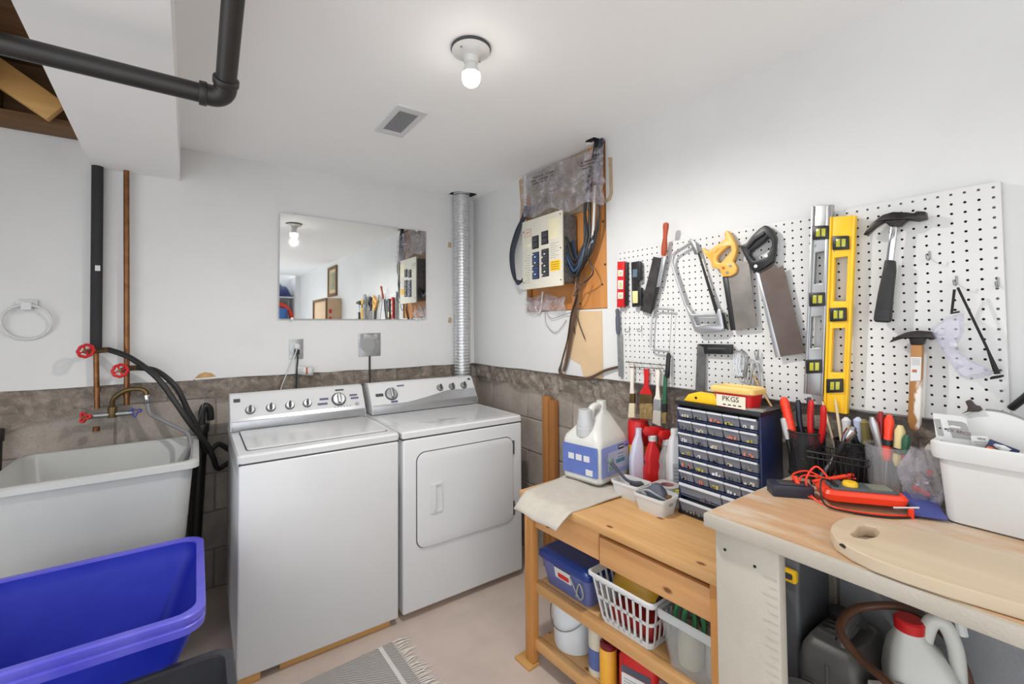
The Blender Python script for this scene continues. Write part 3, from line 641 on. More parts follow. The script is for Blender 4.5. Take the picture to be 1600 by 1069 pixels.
for i in range(7):
    f = i/6
    paths.append([R(820+3*i, 322, 1.655), R(816+2*f, 340+4*f, 1.64), R(806+4*f, 362+6*f, 1.625), R(798+5*f, 392+4*f, 1.61), R(799+5*f, 420+6*f, 1.60), R(807+3*f, 438+6*f, 1.59), Vector((1.60+.012*(i % 3), 2.05, 1.64+.012*i))])
cables('loops of black cable bulging from the panel side facing the duct', paths, [.0068, .006], [m_cab, m_cab, m_cab, m_cab, m_cabb])
paths = [[R(895, 440, 1.64), R(903, 455, 1.63), R(893, 490, 1.63), R(887, 530, 1.64), R(878, 565, 1.645), R(874+i*3, 582, 1.65), R(890+2*i, 592-i, 1.65), R(920, 592-2*i, 1.65), R(945, 580-i*1.5, 1.655), R(966, 574-i, 1.66)] for i in range(2)]
paths += [[R(905+3*i, 400+5*i, 1.62), R(900+2*i, 440, 1.63), R(897+2*i, 480, 1.64), R(889+2*i, 525, 1.645), R(884+1.5*i, 560, 1.65), R(880+i, 580, 1.655)] for i in range(3)]
cables('brown cables hanging from the panel and looping towards the pegboard', paths, [.0048], [m_cabr, m_cabr, pm('cable_tan', (142, 112, 84), .5)], 'hanging_cables')
paths = [[R(848, 455, 1.63), R(846, 475, 1.65), R(842, 490, 1.655), R(836, 478, 1.655)], [R(850, 476, 1.65), R(860, 497, 1.655), R(880, 492, 1.655), R(893, 488, 1.65)], [R(852, 480, 1.65), R(853, 505, 1.66), R(868, 520, 1.66), R(885, 500, 1.66)]]
cables('thin white wires curling below the fuse panel', paths, [.0055, .002, .002], [m_cabw, m_greyp, m_greyp], 'loose_wires')
paths = [[R(912, 395, 1.61), R(922, 410, 1.60), R(927, 425, 1.60), R(920, 436, 1.61), R(908, 445, 1.62)], [R(906, 445, 1.62), R(896, 462, 1.6), R(905, 455, 1.6), R(916, 430, 1.61)], [R(898, 480, 1.64), R(903, 500, 1.645), R(908, 515, 1.65), R(914, 530, 1.655)], [R(893, 486, 1.655), R(896, 505, 1.655), R(898, 521, 1.66)]]
cables('short curled wire ends and a clamp beside the panel corner', paths, [.0035], [m_cab, m_cabr, m_cabr, m_cabr], 'wire_ends')
# film taped over the upper board
def fn(a, b):
    u0, v0, u1, v1 = 817, 274, 945, 224
    tp = R(u0+(u1-u0)*a, v0+(v1-v0)*a+2, 1.645); bt = R(818+(945-818)*a, 338-22*a+5*math.sin(a*14), 1.615)
    p = tp+(bt-tp)*b
    n1 = mnoise.noise(Vector((a*4, b*5, 1.3))); n2 = abs(mnoise.noise(Vector((a*7+b*4, b*9-a*2, 4.1)))); n3 = abs(mnoise.noise(Vector((a*19-b*9, b*21, 7.7))))
    return p+Vector((-(.012*n1+.03*(.5-n2)+.010*(.5-n3))*math.sin(math.pi*min(1, b*.8+.1)), 0, 0))
o = MB().grid(90, 60, fn).build('plastic_film', m_filmc); tag(o, 'clear crinkled plastic film taped over the wiring above the panel', 'plastic sheet')
for k, (a, b, wd) in enumerate(((830, 279, 36), (831, 284, 34), (833, 288, 22), (908, 255, 26), (908, 260, 24), (908, 265, 16))):
    p0, p1 = R(a, b+1, 1.615), R(a+wd, b-wd*.33+1, 1.615)
    n = 9
    for j in range(n):
        if (j*7+k) % 5 == 0: continue
        s = p0+(p1-p0)*(j/n); e = p0+(p1-p0)*((j+.7)/n)
        MB().add([s, e, e+Vector((0, 0, .006)), s+Vector((0, 0, .006))], [(0, 1, 2, 3)]).build('print_mark', m_ink, o, solid=.0006)
# film scrap below the panel
def fn(a, b):
    p = R(822+62*a, 462+26*b+3*math.sin(a*9), 1.655); return p+Vector((-.012*abs(math.sin(a*12+b*5)), 0, 0))
tag(MB().grid(24, 8, fn).build('plastic_film', m_filmc), 'scrap of clear plastic film gathered below the fuse panel', 'plastic sheet')
# ================================================================ pegboard
PT = dict(y0=1.418, y1=.199, z0=1.121, z1=1.727)
t = thing('pegboard', 'white perforated pegboard on the right wall holding hand tools', 'pegboard', (XP, (PT['y0']+PT['y1'])/2, (PT['z0']+PT['z1'])/2), RW)
NX, NY, P = 48, 24, .0254
mb = MB(); mh = MB(); hw, hh = NX*P/2, NY*P/2; rh = .0033
for j in range(NY):
    for i in range(NX):
        cx, cy = -hw+P*(i+.5), -hh+P*(j+.5); q = P/2
        sq = [(q, 0), (q, q), (0, q), (-q, q), (-q, 0), (-q, -q), (0, -q), (q, -q)]
        oc = [(rh*math.cos(math.pi*k/4), rh*math.sin(math.pi*k/4)) for k in range(8)]
        vs = [(cx+a, cy+b, 0) for a, b in sq]+[(cx+a, cy+b, 0) for a, b in oc]
        mb.add(vs, [(k, (k+1) % 8, 8+(k+1) % 8, 8+k) for k in range(8)]+[])
        mh.add([(cx+a, cy+b, -.0002) for a, b in oc]+[(cx+a, cy+b, -.005) for a, b in oc], [(k, (k+1) % 8, 8+(k+1) % 8, 8+k) for k in range(8)])
m_peg = pm('pegboard_white', (210, 210, 208), .3, var=.015)
mb.build('perforated_face', m_peg, t)
mh.build('drilled_holes', pm('hole_brown', (62, 52, 44), .9), t)['kind'] = 'stuff'
ed = MB()
for (a, b, c, d) in ((-hw, -hh, -hw+.001, hh), (hw-.001, -hh, hw, hh), (-hw, hh-.001, hw, hh), (-hw, -hh, hw, -hh+.001)): ed.box(a, b, -.005, c, d, -.0001)
ed.build('board_edge', m_peg, t)
MB().box(-hw+.026, -hh+.026, -.012, hw-.026, hh-.026, -.0052).build('hole_shade_back', pm('hole_shade_dark', (40, 33, 29), .9), t)  # dark sheet stands in for the shaded void behind the holes
for (a, b, c, d) in ((-hw, hh-.0255, hw, hh), (-hw, -hh, hw, -hh+.0255), (hw-.0255, -hh+.026, hw, hh-.026), (-hw, -hh+.026, -hw+.0255, hh-.026)):
    MB().box(a, b, -.029, c, d, -.012).build('mounting_strip', pm('strip_white', (196, 196, 194), .6), t)
# ---------------------------------------------------------------- tools on it
XT = XP-.012      # reference plane of the tools
def tool(name, label, cat, u, v, d=.012, group=None): return Hang(name, label, cat, u, v, XP-d, group)
# hooks
def hook(u, v, label, L=.03, drop=.02):
    g = Hang('peg_hook', label, 'hook', u, v, XP, 'wire hooks on the pegboard')
    MB().tube([(0, .02, .0016), (0, .0, .0016), (0, -.002, .006), (0, -.006, L*.5), (0, -.004, L), (0, .008, L+.003)], .0019, 6).build('wire', m_steel, g.o)
for u, v, w in ((984, 517, 'below the red torpedo level'), (1003, 516, 'below the black torpedo level'), (1453, 404, 'beside the rubber-gripped hammer'), (1495, 443, 'carrying the goggles strap'), (1560, 446, 'above the goggles near the board edge'), (1281, 388, 'carrying the aluminium level'), (1310, 395, 'carrying the yellow level')): hook(u, v, 'steel wire pegboard hook '+w)
# 1 red torpedo level
g = tool('torpedo_level', 'short red torpedo level with three white vial windows', 'level', 970, 445, .012)
b = g.part('body', [(964.5, 409), (975, 408.5), (974.5, 479.5), (963.5, 480.5)], 0, .016, m_red, .002)
g.part('black_backing', [(974, 408), (979.5, 410), (979.5, 478), (974, 479)], -.008, .006, m_black, .002)
for a, c in ((422, 432), (438, 452), (457, 467)):
    wv = g.part('vial_window', [(965.5, a), (973.5, a), (973.2, c), (965.2, c)], .016, .0185, m_whitep, .0008)
    g.part('vial', [(967.5, a+2.5), (971.5, a+2.5), (971.5, c-2.5), (967.3, c-2.5)], .0185, .020, pm('vial_fluid', (190, 190, 130), .2), 0, parent=wv)
# 2 black torpedo level
g = tool('torpedo_level', 'short black torpedo level with a cream vial window', 'level', 993, 445, .012)
g.part('body', [(986, 410), (999, 408), (1000.5, 411), (1001, 437), (995.5, 440), (995.5, 448.5), (1001.5, 449.5), (1002.5, 477), (987.5, 480)], 0, .016, m_black, .0015)
g.part('vial_window', [(988.5, 421), (995.5, 420.5), (995.5, 433), (988.5, 433.5)], .016, .018, pm('vial_smoke', (86, 104, 118), .2), .0008)
g.part('vial_window', [(988, 455), (996.2, 454.7), (996.2, 473.5), (988.5, 474)], .016, .018, pm('cream', (222, 208, 146), .4), .0008)
# 3 wood-handled saw with dark steel back
g = tool('dovetail_saw', 'small saw with red-brown turned handle and dark blade', 'saw', 1022, 440, .02)
g.part('blade', [(1020.8, 401), (1035, 404), (1017, 491), (1000, 485)], 0, .0015, pm('old_steel', (82, 78, 78), .45, .6, col2=(48, 45, 46), vs=18))
g.part('spine', [(1033, 402), (1039.5, 402.5), (1019, 489), (1015.5, 490)], -.003, .005, m_black, .001)
g.part('ferrule_bar', [(1034, 401), (1040, 402), (1030, 448), (1025.5, 449)], .001, .008, m_satin, .001)
p0, p1 = g.p3(1037, 400, .006), g.p3(1041, 347.5, .02); ax = (p1-p0); Lh = ax.length; Mh = Matrix.Translation(p0) @ ax.to_track_quat('Z', 'Y').to_matrix().to_4x4()
MB().lathe([(.0085, 0), (.011, Lh*.08), (.0125, Lh*.25), (.0105, Lh*.42), (.0085, Lh*.55), (.010, Lh*.72), (.0125, Lh*.88), (.011, Lh*.97), (.003, Lh)], n=16, M=Mh).build('handle', pm('cherry_handle', (150, 58, 28), .3, col2=(176, 76, 36), vs=16), g.o)
# 4 hacksaw
g = tool('hacksaw', 'steel-framed hacksaw with open grey metal grip', 'saw', 1085, 450, .02)
MB().tube(spline([g.p3(1084, 377, .004), g.p3(1072, 385, .004), g.p3(1055, 396, .004), g.p3(1051, 405, .004), g.p3(1052, 418, .004), g.p3(1072, 478, .004)], 6), .0062, 8).build('frame', m_satin, g.o)
g.part('front_bracket', [(1077, 373), (1086, 378), (1091, 396), (1085, 398), (1080, 385)], -.004, .010, m_steel, .002)
g.part('blade', [(1087, 386), (1091, 390), (1120, 478), (1126, 498), (1121, 499), (1114, 478)], .001, .0022, m_black)
g.part('grip', [(1070, 479), (1075, 480), (1081, 491), (1119, 491), (1121, 482), (1126, 484), (1131, 513), (1125, 518), (1091, 521), (1085, 518)], -.006, .014, m_satin, .003, holes=[[(1083, 495.5), (1119.5, 495), (1121, 505), (1088, 509)]])
g.part('grip_rubber', [(1126, 486), (1129, 492), (1134, 514), (1131, 514), (1125, 495)], -.005, .012, m_black, .002)
# 5 tenon saw with yellow handle
Zm = lambda pts: [(1080+x/4.65, 340+y/4.65) for x, y in pts]
m_oldsteel = pm('saw_steel', (146, 141, 136), .42, .55, col2=(116, 111, 107), vs=10)
m_rust = pm('saw_steel_brown', (116, 106, 102), .45, .5, col2=(92, 78, 72), vs=6)
g = tool('tenon_saw', 'backsaw with yellow wooden handle and grey blade', 'saw', 1135, 430, .02)
g.part('blade', Zm([(258, 425), (335, 310), (418, 325), (477, 800), (315, 820)]), 0, .0014, m_oldsteel)
g.part('spine', Zm([(226, 432), (262, 428), (318, 818), (286, 820)]), -.002, .005, m_black, .001)
hd = g.part('handle', Zm([(245, 97), (262, 95), (280, 118), (318, 190), (328, 232), (318, 275), (298, 318), (318, 338), (332, 365), (322, 402), (285, 425), (225, 432), (205, 378), (180, 366), (150, 368), (138, 315), (95, 268), (76, 228), (84, 218), (105, 240), (128, 244), (160, 218), (215, 178), (248, 150), (240, 122)]), -.010, .012, wood('saw_handle', (214, 158, 62), (232, 182, 92), None, 1, 2, .4), .004, holes=[Zm([(262, 208), (286, 206), (290, 240), (270, 268), (240, 300), (215, 330), (188, 325), (178, 300), (190, 275), (225, 240)])])
for x, y, mt in ((234, 366, pm('saw_boss', (176, 92, 40), .4)), (284, 352, m_steel), (262, 400, m_steel)):
    q = g.px(*Zm([(x, y)])[0], .012); MB().prism(circ(q[0], q[1], .0052, 14), .012, .014).build('screw_boss', mt, hd)
text('carved_mark', 'XXX', .011, pm('saw_boss', (176, 92, 40), .4), hd, Matrix.Translation((*g.px(*Zm([(188, 240)])[0], .012), .0121)) @ Matrix.Rotation(.75, 4, 'Z'))
# 6 panel saw with black handle
g = tool('panel_saw', 'large handsaw with black plastic handle and brownish blade', 'saw', 1200, 450, .02)
g.part('blade', Zm([(480, 400), (585, 330), (630, 366), (668, 348), (822, 986), (640, 1012)]), 0, .0014, m_rust)
g.part('spine', Zm([(470, 402), (492, 398), (648, 1010), (612, 1020)]), -.001, .0035, m_satin, .0008)
hd = g.part('handle', Zm([(528, 56), (545, 58), (585, 92), (608, 150), (604, 235), (588, 322), (545, 355), (470, 398), (440, 385), (415, 340), (352, 212), (362, 200), (398, 188), (440, 132), (490, 82)]), -.012, .014, m_black, .005, holes=[Zm([(552, 140), (580, 160), (584, 200), (562, 250), (530, 288), (455, 312), (420, 268), (425, 245), (470, 215), (520, 175)])])
MB().tube([g.p3(*Zm([(408, 222)])[0], .013), g.p3(*Zm([(460, 160)])[0], .015), g.p3(*Zm([(535, 112)])[0], .013)], .0075, 10).build('grip', m_black, hd)
for x, y in ((545, 278), (470, 354)):
    q = g.px(*Zm([(x, y)])[0], .014); MB().prism(circ(q[0], q[1], .006, 14), .013, .016).build('bolt', m_whitep, hd)
# 7, 8 long levels
Zl = lambda pts: [(1240+x/2.486, 270+y/2.486) for x, y in pts]
def level(name, label, mat, out, cut, vials, ridge):
    g = tool(name, label, 'level', *Zl([(out[0][0], out[0][1])])[0], .022)
    g.part('body', Zl(out), -.010, .010, mat, .0015, holes=[Zl(c) for c in cut])
    for r in ridge: g.part('ridge', Zl(r), .010, .014, mat, .001)
    for x, y in vials:
        hs = g.part('vial_holder', Zl([(x-34, y-26), (x+30, y-28), (x+31, y+25), (x-33, y+28)]), .008, .017, m_black, .002)
        g.part('vial', Zl([(x-18, y-15), (x+19, y-16), (x+18, y+15), (x-19, y+16)]), .017, .0195, pm('vial_green', (176, 176, 58), .15), .001, parent=hs)
        g.part('vial_ring', Zl([(x-3, y-15), (x+3, y-15), (x+3, y+15), (x-3, y+15)]), .0195, .0202, m_ink, parent=hs)
m_alu = pm('aluminium', (172, 173, 174), .35, .8, var=.06)
level('spirit_level', 'long aluminium spirit level with three green vials', m_alu, [(72, 130), (90, 124), (135, 124), (150, 122), (112, 866), (40, 858)], [[(84, 310), (118, 305), (112, 430), (78, 432)], [(68, 560), (108, 556), (104, 680), (62, 682)]], [(105, 232), (92, 492), (80, 753)], [[(70, 130), (80, 129), (48, 860), (38, 858)], [(128, 126), (140, 125), (113, 866), (102, 866)]])
level('spirit_level', 'long yellow spirit level with three dark-framed vials', m_yellow, [(141, 172), (240, 165), (206, 938), (116, 926)], [[(158, 330), (210, 324), (203, 500), (152, 498)], [(150, 605), (200, 603), (193, 778), (142, 775)]], [(183, 272), (173, 551), (160, 828)], [[(140, 172), (148, 171), (124, 926), (115, 926)], [(230, 166), (240, 165), (206, 938), (197, 937)]])
# 9 claw hammer, rubber grip
g = tool('claw_hammer', 'claw hammer with steel shaft and black rubber grip', 'hammer', 1390, 350, .03)
m_head = pm('forged_steel', (70, 66, 64), .35, .8, col2=(40, 37, 36), vs=25)
g.part('head', Zl([(268, 242), (285, 215), (312, 187), (345, 163), (385, 151), (440, 153), (468, 157), (474, 148), (512, 150), (516, 180), (480, 188), (440, 184), (412, 208), (372, 208), (350, 190), (315, 212), (285, 240)]), -.012, .012, m_head, .005)
g.part('shaft', Zl([(376, 200), (404, 202), (386, 345), (355, 345)]), -.006, .006, m_chrome, .004)
g.part('grip', Zl([(352, 338), (390, 340), (392, 380), (383, 460), (374, 576), (365, 583), (315, 580), (308, 570), (325, 470), (345, 380)]), -.011, .011, m_rubber, .005)
for k in range(5): g.part('grip_groove', Zl([(312, 535+8*k), (372, 538+8*k), (372, 540+8*k), (312, 537+8*k)]), .011, .0118, m_dark)
# 10 claw hammer, wooden handle
Zh = lambda pts: [(1340+x/4.858, 440+y/4.858) for x, y in pts]
g = tool('claw_hammer', 'old claw hammer with paint-spotted wooden handle', 'hammer', 1430, 570, .03)
g.part('handle', Zh([(402, 476), (492, 478), (486, 700), (478, 1000), (470, 1120), (440, 1140), (395, 1120), (376, 1060), (390, 760)]), -.009, .011, wood('old_handle', (150, 100, 50), (182, 132, 78), None, 1, 1.5, .55, paint=((226, 222, 214), .58, .62)), .004)
g.part('head', Zh([(236, 464), (268, 430), (305, 408), (370, 384), (450, 372), (540, 378), (590, 392), (594, 432), (552, 448), (543, 432), (508, 436), (492, 482), (400, 482), (388, 432), (330, 434), (290, 446)]), -.012, .013, m_head, .004)
st = g.part('paper_label', Zh([(403, 572), (485, 574), (478, 752), (398, 756)]), .011, .0118, m_whitep)
for k in range(5): g.part('barcode_line', Zh([(410, 584+11*k), (472, 586+11*k), (471, 590+11*k), (410, 588+11*k)]), .0118, .0122, m_greyp, parent=st)
g.part('print_mark', Zh([(415, 668), (450, 669), (449, 690), (414, 689)]), .0118, .0122, pm('tag_red', (176, 96, 70), .7), parent=st)
# 11 goggles
g = tool('safety_goggles', 'clear safety goggles hanging by a black elastic strap', 'goggles', 1500, 540, .02)
c = [(565, 355), (620, 318), (700, 270), (790, 240), (790, 300), (795, 385), (740, 480), (760, 530), (880, 620), (1040, 690), (1000, 715), (850, 745), (790, 720), (720, 620), (640, 490)]
def shell(z, k): 
    pts = g.poly(Zh(c), .02); cx = sum(p[0] for p in pts)/len(pts); cy = sum(p[1] for p in pts)/len(pts)
    return [Vector((cx+(p[0]-cx)*k, cy+(p[1]-cy)*k, z)) for p in pts]
m_gog = pm('goggle_vinyl', (216, 216, 240), .08, trans=.5, alpha=.28, var=0)
MB().loft([shell(.0, 1.0), shell(.03, .98), shell(.045, .86)], False, True).build('lens_body', m_gog, g.o, solid=.0015)
MB().tube([p+Vector((0, 0, .002)) for p in shell(.03, 1.0)], .0022, 6, True).build('rim', m_gog, g.o)
for x, y in ((635, 385), (780, 625), (720, 480)):
    q = g.p3(*Zh([(x, y)])[0], .04); MB().ball(q, .009, 12, (1, 1, .5)).build('air_vent', m_whitep, g.o)
m_el = pm('elastic', (28, 26, 26), .8)
for A, B in (((735, 60), (715, 235)), ((760, 45), (985, 510)), ((985, 510), (1060, 700))):
    MB().tube([g.p3(*Zh([A])[0], .02), g.p3(*Zh([B])[0], .012)], .0028 if B[1] != 700 else [.0025, .006], 6).build('strap', m_el, g.o)
for A in ([(698, 238), (770, 222), (772, 235), (700, 248)], [(1000, 735), (1010, 722), (1100, 708), (1112, 720), (1080, 733), (1005, 745)]): g.part('strap_buckle', Zh(A), .006, .016, m_el, .002)
# 12 try square
Zq = lambda pts: [(940+x/3.144, 320+y/3.144) for x, y in pts]
g = tool('try_square', 'black and grey steel try square hanging on the pegboard', 'square', 1090, 545, .014)
g.part('blade', Zq([(470, 686), (510, 688), (503, 918), (460, 914)]), -.002, .001, pm('ruler_steel', (120, 119, 118), .5, .6, col2=(98, 97, 96), vs=40))
st = g.part('stock', Zq([(470, 684), (640, 687), (638, 735), (503, 733), (500, 700)]), -.006, .008, m_black, .002)
g.part('stock_slot', Zq([(520, 700), (612, 701), (612, 712), (520, 711)]), .008, .009, m_dark, parent=st)
# 13 paint brushes
Zb = lambda pts: [(940+x/7.635, 540+y/7.635) for x, y in pts]
m_brist = pm('bristle', (164, 138, 88), .8, col2=(108, 86, 52), vs=60)
def brush(label, hpts, fpts, bpts, hm, bm_, fm=None, d=.016):
    g = Hang('paint_brush', label, 'paint brush', *Zb([hpts[0]])[0], XP-d)
    g.part('handle', Zb(hpts), -.004, .005, hm, .002)
    g.part('ferrule', Zb(fpts), -.006, .007, fm or m_brass, .0015)
    b = g.part('bristles', Zb(bpts), -.005, .006, bm_, .0012)
    n = 7; (ax, ay), (bx, by) = bpts[0], bpts[1]; (dx, dy), (cx, cy) = bpts[3], bpts[2]
    for k in range(1, n):
        f = k/n; g.part('bristle_tuft', Zb([(ax+(bx-ax)*f-2, ay+10), (ax+(bx-ax)*f+2, ay+10), (dx+(cx-dx)*f+3, dy+4), (dx+(cx-dx)*f-3, dy+4)]), .004, .0068, bm_, parent=b)
brush('narrow paint brush with cream bristles and worn white handle', [(345, 195), (375, 195), (380, 300), (374, 480), (384, 575), (333, 575), (340, 480), (338, 300)], [(330, 573), (386, 576), (386, 690), (328, 688)], [(328, 688), (386, 690), (388, 858), (312, 855)], wood('worn_white', (214, 206, 192), (232, 226, 216), None, 1, 3, .6), pm('cream_bristle', (214, 204, 176), .8))
brush('wide paint brush with red handle and brown bristles', [(497, 280), (552, 280), (556, 330), (548, 480), (592, 575), (597, 590), (452, 580), (455, 560), (500, 480), (505, 400)], [(452, 578), (600, 588), (602, 690), (450, 690)], [(450, 690), (602, 692), (608, 880), (452, 872)], m_red, m_brist)
brush('paint brush with scuffed white handle and grey bristles', [(640, 250), (672, 250), (690, 330), (680, 480), (688, 600), (702, 650), (618, 640), (640, 590), (648, 480), (640, 330)], [(616, 640), (704, 650), (704, 780), (614, 770)], [(614, 770), (704, 780), (700, 965), (605, 925)], wood('worn_white', (214, 206, 192), (232, 226, 216), None, 1, 3, .6), pm('grey_bristle', (186, 180, 170), .8), m_satin)
brush('slim green-handled paint brush with yellow bands', [(735, 350), (772, 350), (770, 500), (766, 700), (722, 700), (728, 500)], [(718, 700), (768, 702), (766, 800), (718, 800)], [(716, 800), (768, 800), (768, 905), (722, 925)], pm('green_handle', (46, 96, 70), .4), m_brist, m_black)
g = tool('brush_rack', 'wire rack holding the row of paint brushes', 'rack', 1000, 568, .01)
MB().tube([g.p3(*Zb([(x, y)])[0], .02) for x, y in ((300, 195), (400, 205), (520, 215), (640, 225), (760, 235))], .002, 6).build('bar', m_steel, g.o)
MB().tube([g.p3(*Zb([(x, y)])[0], .014) for x, y in ((330, 255), (520, 265), (740, 275))], .002, 6).build('bar', m_steel, g.o)
for x, y in ((320, 200), (420, 210), (470, 212), (580, 222), (700, 230)): MB().tube([g.p3(*Zb([(x, y)])[0], z) for z in (-.008, .022)]+[g.p3(*Zb([(x, y-14)])[0], .026)], .0018, 6).build('prong', m_steel, g.o)
# 14 coping saw
g = tool('coping_saw', 'coping saw with thin wire frame and black handle', 'saw', 1035, 520, .02)
MB().tube(spline([g.p3(*Zq([p])[0], .002) for p in ((352, 515), (300, 512), (265, 515), (250, 545), (243, 640), (242, 690), (252, 712), (330, 722))], 6), .0042, 8).build('frame', m_satin, g.o)
MB().tube([g.p3(*Zq([p])[0], .003) for p in ((346, 515), (332, 735))], .0012, 6).build('blade', m_steel, g.o)
p0, p1 = g.p3(*Zq([(330, 728)])[0], .004), g.p3(*Zq([(322, 852)])[0], .012)
ax = p1-p0; Lh = ax.length; Mh = Matrix.Translation(p0) @ ax.to_track_quat('Z', 'Y').to_matrix().to_4x4()
MB().lathe([(.006, 0), (.009, Lh*.1), (.0095, Lh*.5), (.0105, Lh*.9), (.004, Lh)], n=12, M=Mh).build('handle', m_black, g.o)
# 15 file with grey handle at the left edge
g = tool('hand_file', 'long grey file with dark blue-grey handle at the board edge', 'file', 966, 530, .012)
p0, p1 = g.p3(966, 522, .006), g.p3(964.5, 482, .008); ax = p1-p0; Lh = ax.length; Mh = Matrix.Translation(p0) @ ax.to_track_quat('Z', 'Y').to_matrix().to_4x4()
MB().lathe([(.008, 0), (.011, Lh*.15), (.0105, Lh*.6), (.008, Lh*.75), (.010, Lh*.92), (.004, Lh)], n=12, M=Mh).build('handle', pm('slate_handle', (74, 78, 92), .5), g.o)
g.part('blade', [(963.5, 520), (970.5, 520), (972, 590), (966, 588)], -.002, .004, m_galv, .001)
# 16 wire loops, pliers, clamp
g = tool('measuring_ring_set', 'cluster of shiny silver wire loops on a pegboard hook', 'clamps', 1156, 565, .014)
for k in range(5):
    pts = [(1150+2.2*k, 549), (1146+2.4*k, 560), (1147+2.6*k, 582), (1152+2.8*k, 590), (1158+2.2*k, 584), (1160+2.4*k, 560), (1156+2*k, 550)]
    MB().tube(spline([g.p3(u, v, .003+.004*k) for u, v in pts], 4, True), .0016, 6, True).build('loop', m_chrome, g.o)
g = tool('slip_joint_pliers', 'grey steel pliers hanging beside the silver wire loops', 'pliers', 1181, 575, .012)
g.part('jaws', [(1178, 548), (1180, 562), (1184, 564), (1185, 547), (1183, 546), (1182, 556), (1180, 556)], -.002, .005, m_steel, .001)
q = g.px(1181, 570, .005); MB().prism(circ(q[0], q[1], .009, 16), -.004, .006).build('pivot', m_galv, g.o, .001)
MB().tube(spline([g.p3(1178, 572, .002), g.p3(1174, 585, .002), g.p3(1173, 600, .002)], 4), .0038, 6).build('handle', m_galv, g.o)
MB().tube(spline([g.p3(1184, 572, .002), g.p3(1187, 590, .002), g.p3(1189, 622, .002)], 4), .0038, 6).build('handle', m_galv, g.o)
# dark bar seen past the right edge of the pegboard
o = hose('dark slim rod on the wall beyond the pegboard edge', [onX(1580, 638, 1.64), onX(1605, 618, 1.62), onX(1640, 585, 1.60)], .008, m_black, 'rod', 'wall_rod')
# ================================================================ pine workbench
_e = Vector((.05, -.82, 0)).normalized(); _n = Vector((-_e.y, _e.x, 0)); B0 = Vector((1.128, 1.495, 0))
BM = Matrix(((_e.x, _n.x, 0, 0), (_e.y, _n.y, 0, 0), (0, 0, 1, 0), (0, 0, 0, 1)))
def bw(a, b, z): return B0+_e*a+_n*b+Vector((0, 0, z))
HB, LB, DB = .695, .835, .50
t = thing('pine_workbench', 'pine workbench with drawers and two open shelves', 'workbench', B0, BM)
MB().box(-.015, -.012, HB-.03, LB, DB, HB).build('worktop', m_pine, t, .004)
for a, b in ((0, 0), (LB-.05, 0), (0, DB-.05), (LB-.05, DB-.05)):
    MB().box(a, b, .012 if (a == 0 and b == 0) else 0, a+.048, b+.035, HB-.03).build('leg', m_pine_z, t, .004)
MB().box(-.035, -.028, 0, .055, .03, .012).build('foot_shim', m_lumber, t, .002)
m_draw = wood('drawer_pine', (188, 132, 80), (216, 164, 108), (120, 72, 38), 0, 1, .5, 6.0, plane='xz')
dr = MB().box(.052, .012, .557, .385, .03, HB-.032).build('drawer', m_draw, t, .003)
MB().prism(circ(.13, .6, .018, 16), 0, .003, M=Matrix.Translation((0, .0125, 0)) @ BWL).build('finger_hole', pm('hole_dark', (84, 52, 30), .8), dr)
MB().box(.395, .002, .553, LB-.01, .02, HB-.05).build('drawer', m_draw, t, .003)
MB().box(.05, .03, HB-.06, LB-.01, .05, HB-.03).build('apron', m_pine, t, .002)
for y in (.015, DB-.045): MB().box(.04, y, .295, LB, y+.03, .335).build('shelf_rail', m_pine, t, .003)
for y in (.015, DB-.045): MB().box(.04, y, .065, LB, y+.03, .105).build('shelf_rail', m_pine, t, .003)
for k in range(4):
    MB().box(.048, .047+.1025*k, .318, LB-.01, .145+.1025*k, .335).build('shelf_board', m_pine, t, .002)
    MB().box(.048, .047+.1025*k, .088, LB-.01, .145+.1025*k, .105).build('shelf_board', m_pine, t, .002)
def bthing(name, label, cat, a, b, z, rot=0, group=None): return thing(name, label, cat, bw(a, b, z), BM @ Matrix.Rotation(rot, 4, 'Z'), group)
# ---- cloth draped over the end of the bench
c00, c01, c11 = onZ(803, 777, HB+.004), onZ(896, 738, HB+.004), onZ(984, 772, HB+.004); c10 = onZ(868, 817, HB-.015)
def fn(a, b):
    # a: along the front, b: towards the wall
    p = (c00*(1-a)+c10*a)*(1-b)+(c01*(1-a)+c11*a)*b
    p = p+Vector((0, 0, .004*math.sin(a*13+b*5)*math.sin(b*9)+.003*math.sin(a*31)))
    l = (p-B0).dot(_e); d = (p-B0).dot(_n); over = max(0, -.018-d, -.02-l)
    z = HB+.006+.003*math.sin(a*9+b*7)-over*.55-over*over*2
    return Vector((p.x, p.y, z))
o = MB().grid(30, 24, fn).build('drop_cloth', pm('cotton_cloth', (192, 186, 174), .95, var=.05, vs=30, bmp=.6, bs=260), solid=.006); tag(o, 'off-white cotton cloth draped over the end of the pine bench', 'cloth')
# ---- detergent jug
J = thing('detergent_jug', 'big translucent white detergent jug with blue label on the cloth', 'jug', (1.472, 1.418, HB+.016), .17)
m_jug = pm('jug_white', (206, 206, 200), .32, var=.015)
def rr(hx, hy, z, r, ox=0, oy=0): return [Vector((x+ox, y+oy, z)) for x, y in rrect(-hx, -hy, hx, hy, r, 5)]
MB().loft([rr(.105, .09, 0, .025), rr(.116, .10, .012, .03), rr(.118, .102, .10, .03), rr(.116, .10, .165, .03), rr(.11, .094, .185, .03), rr(.088, .065, .222, .03, .012), rr(.052, .04, .262, .02, .03), rr(.024, .022, .285, .015, .045), rr(.02, .02, .32, .014, .05), rr(.02, .02, .325, .014, .05)]).build('body', m_jug, J)
MB().tube(spline([(.045, 0, .29), (.02, 0, .305), (-.02, 0, .30), (-.038, 0, .265), (-.035, 0, .225)], 6), .0165, 10).build('handle', m_jug, J)
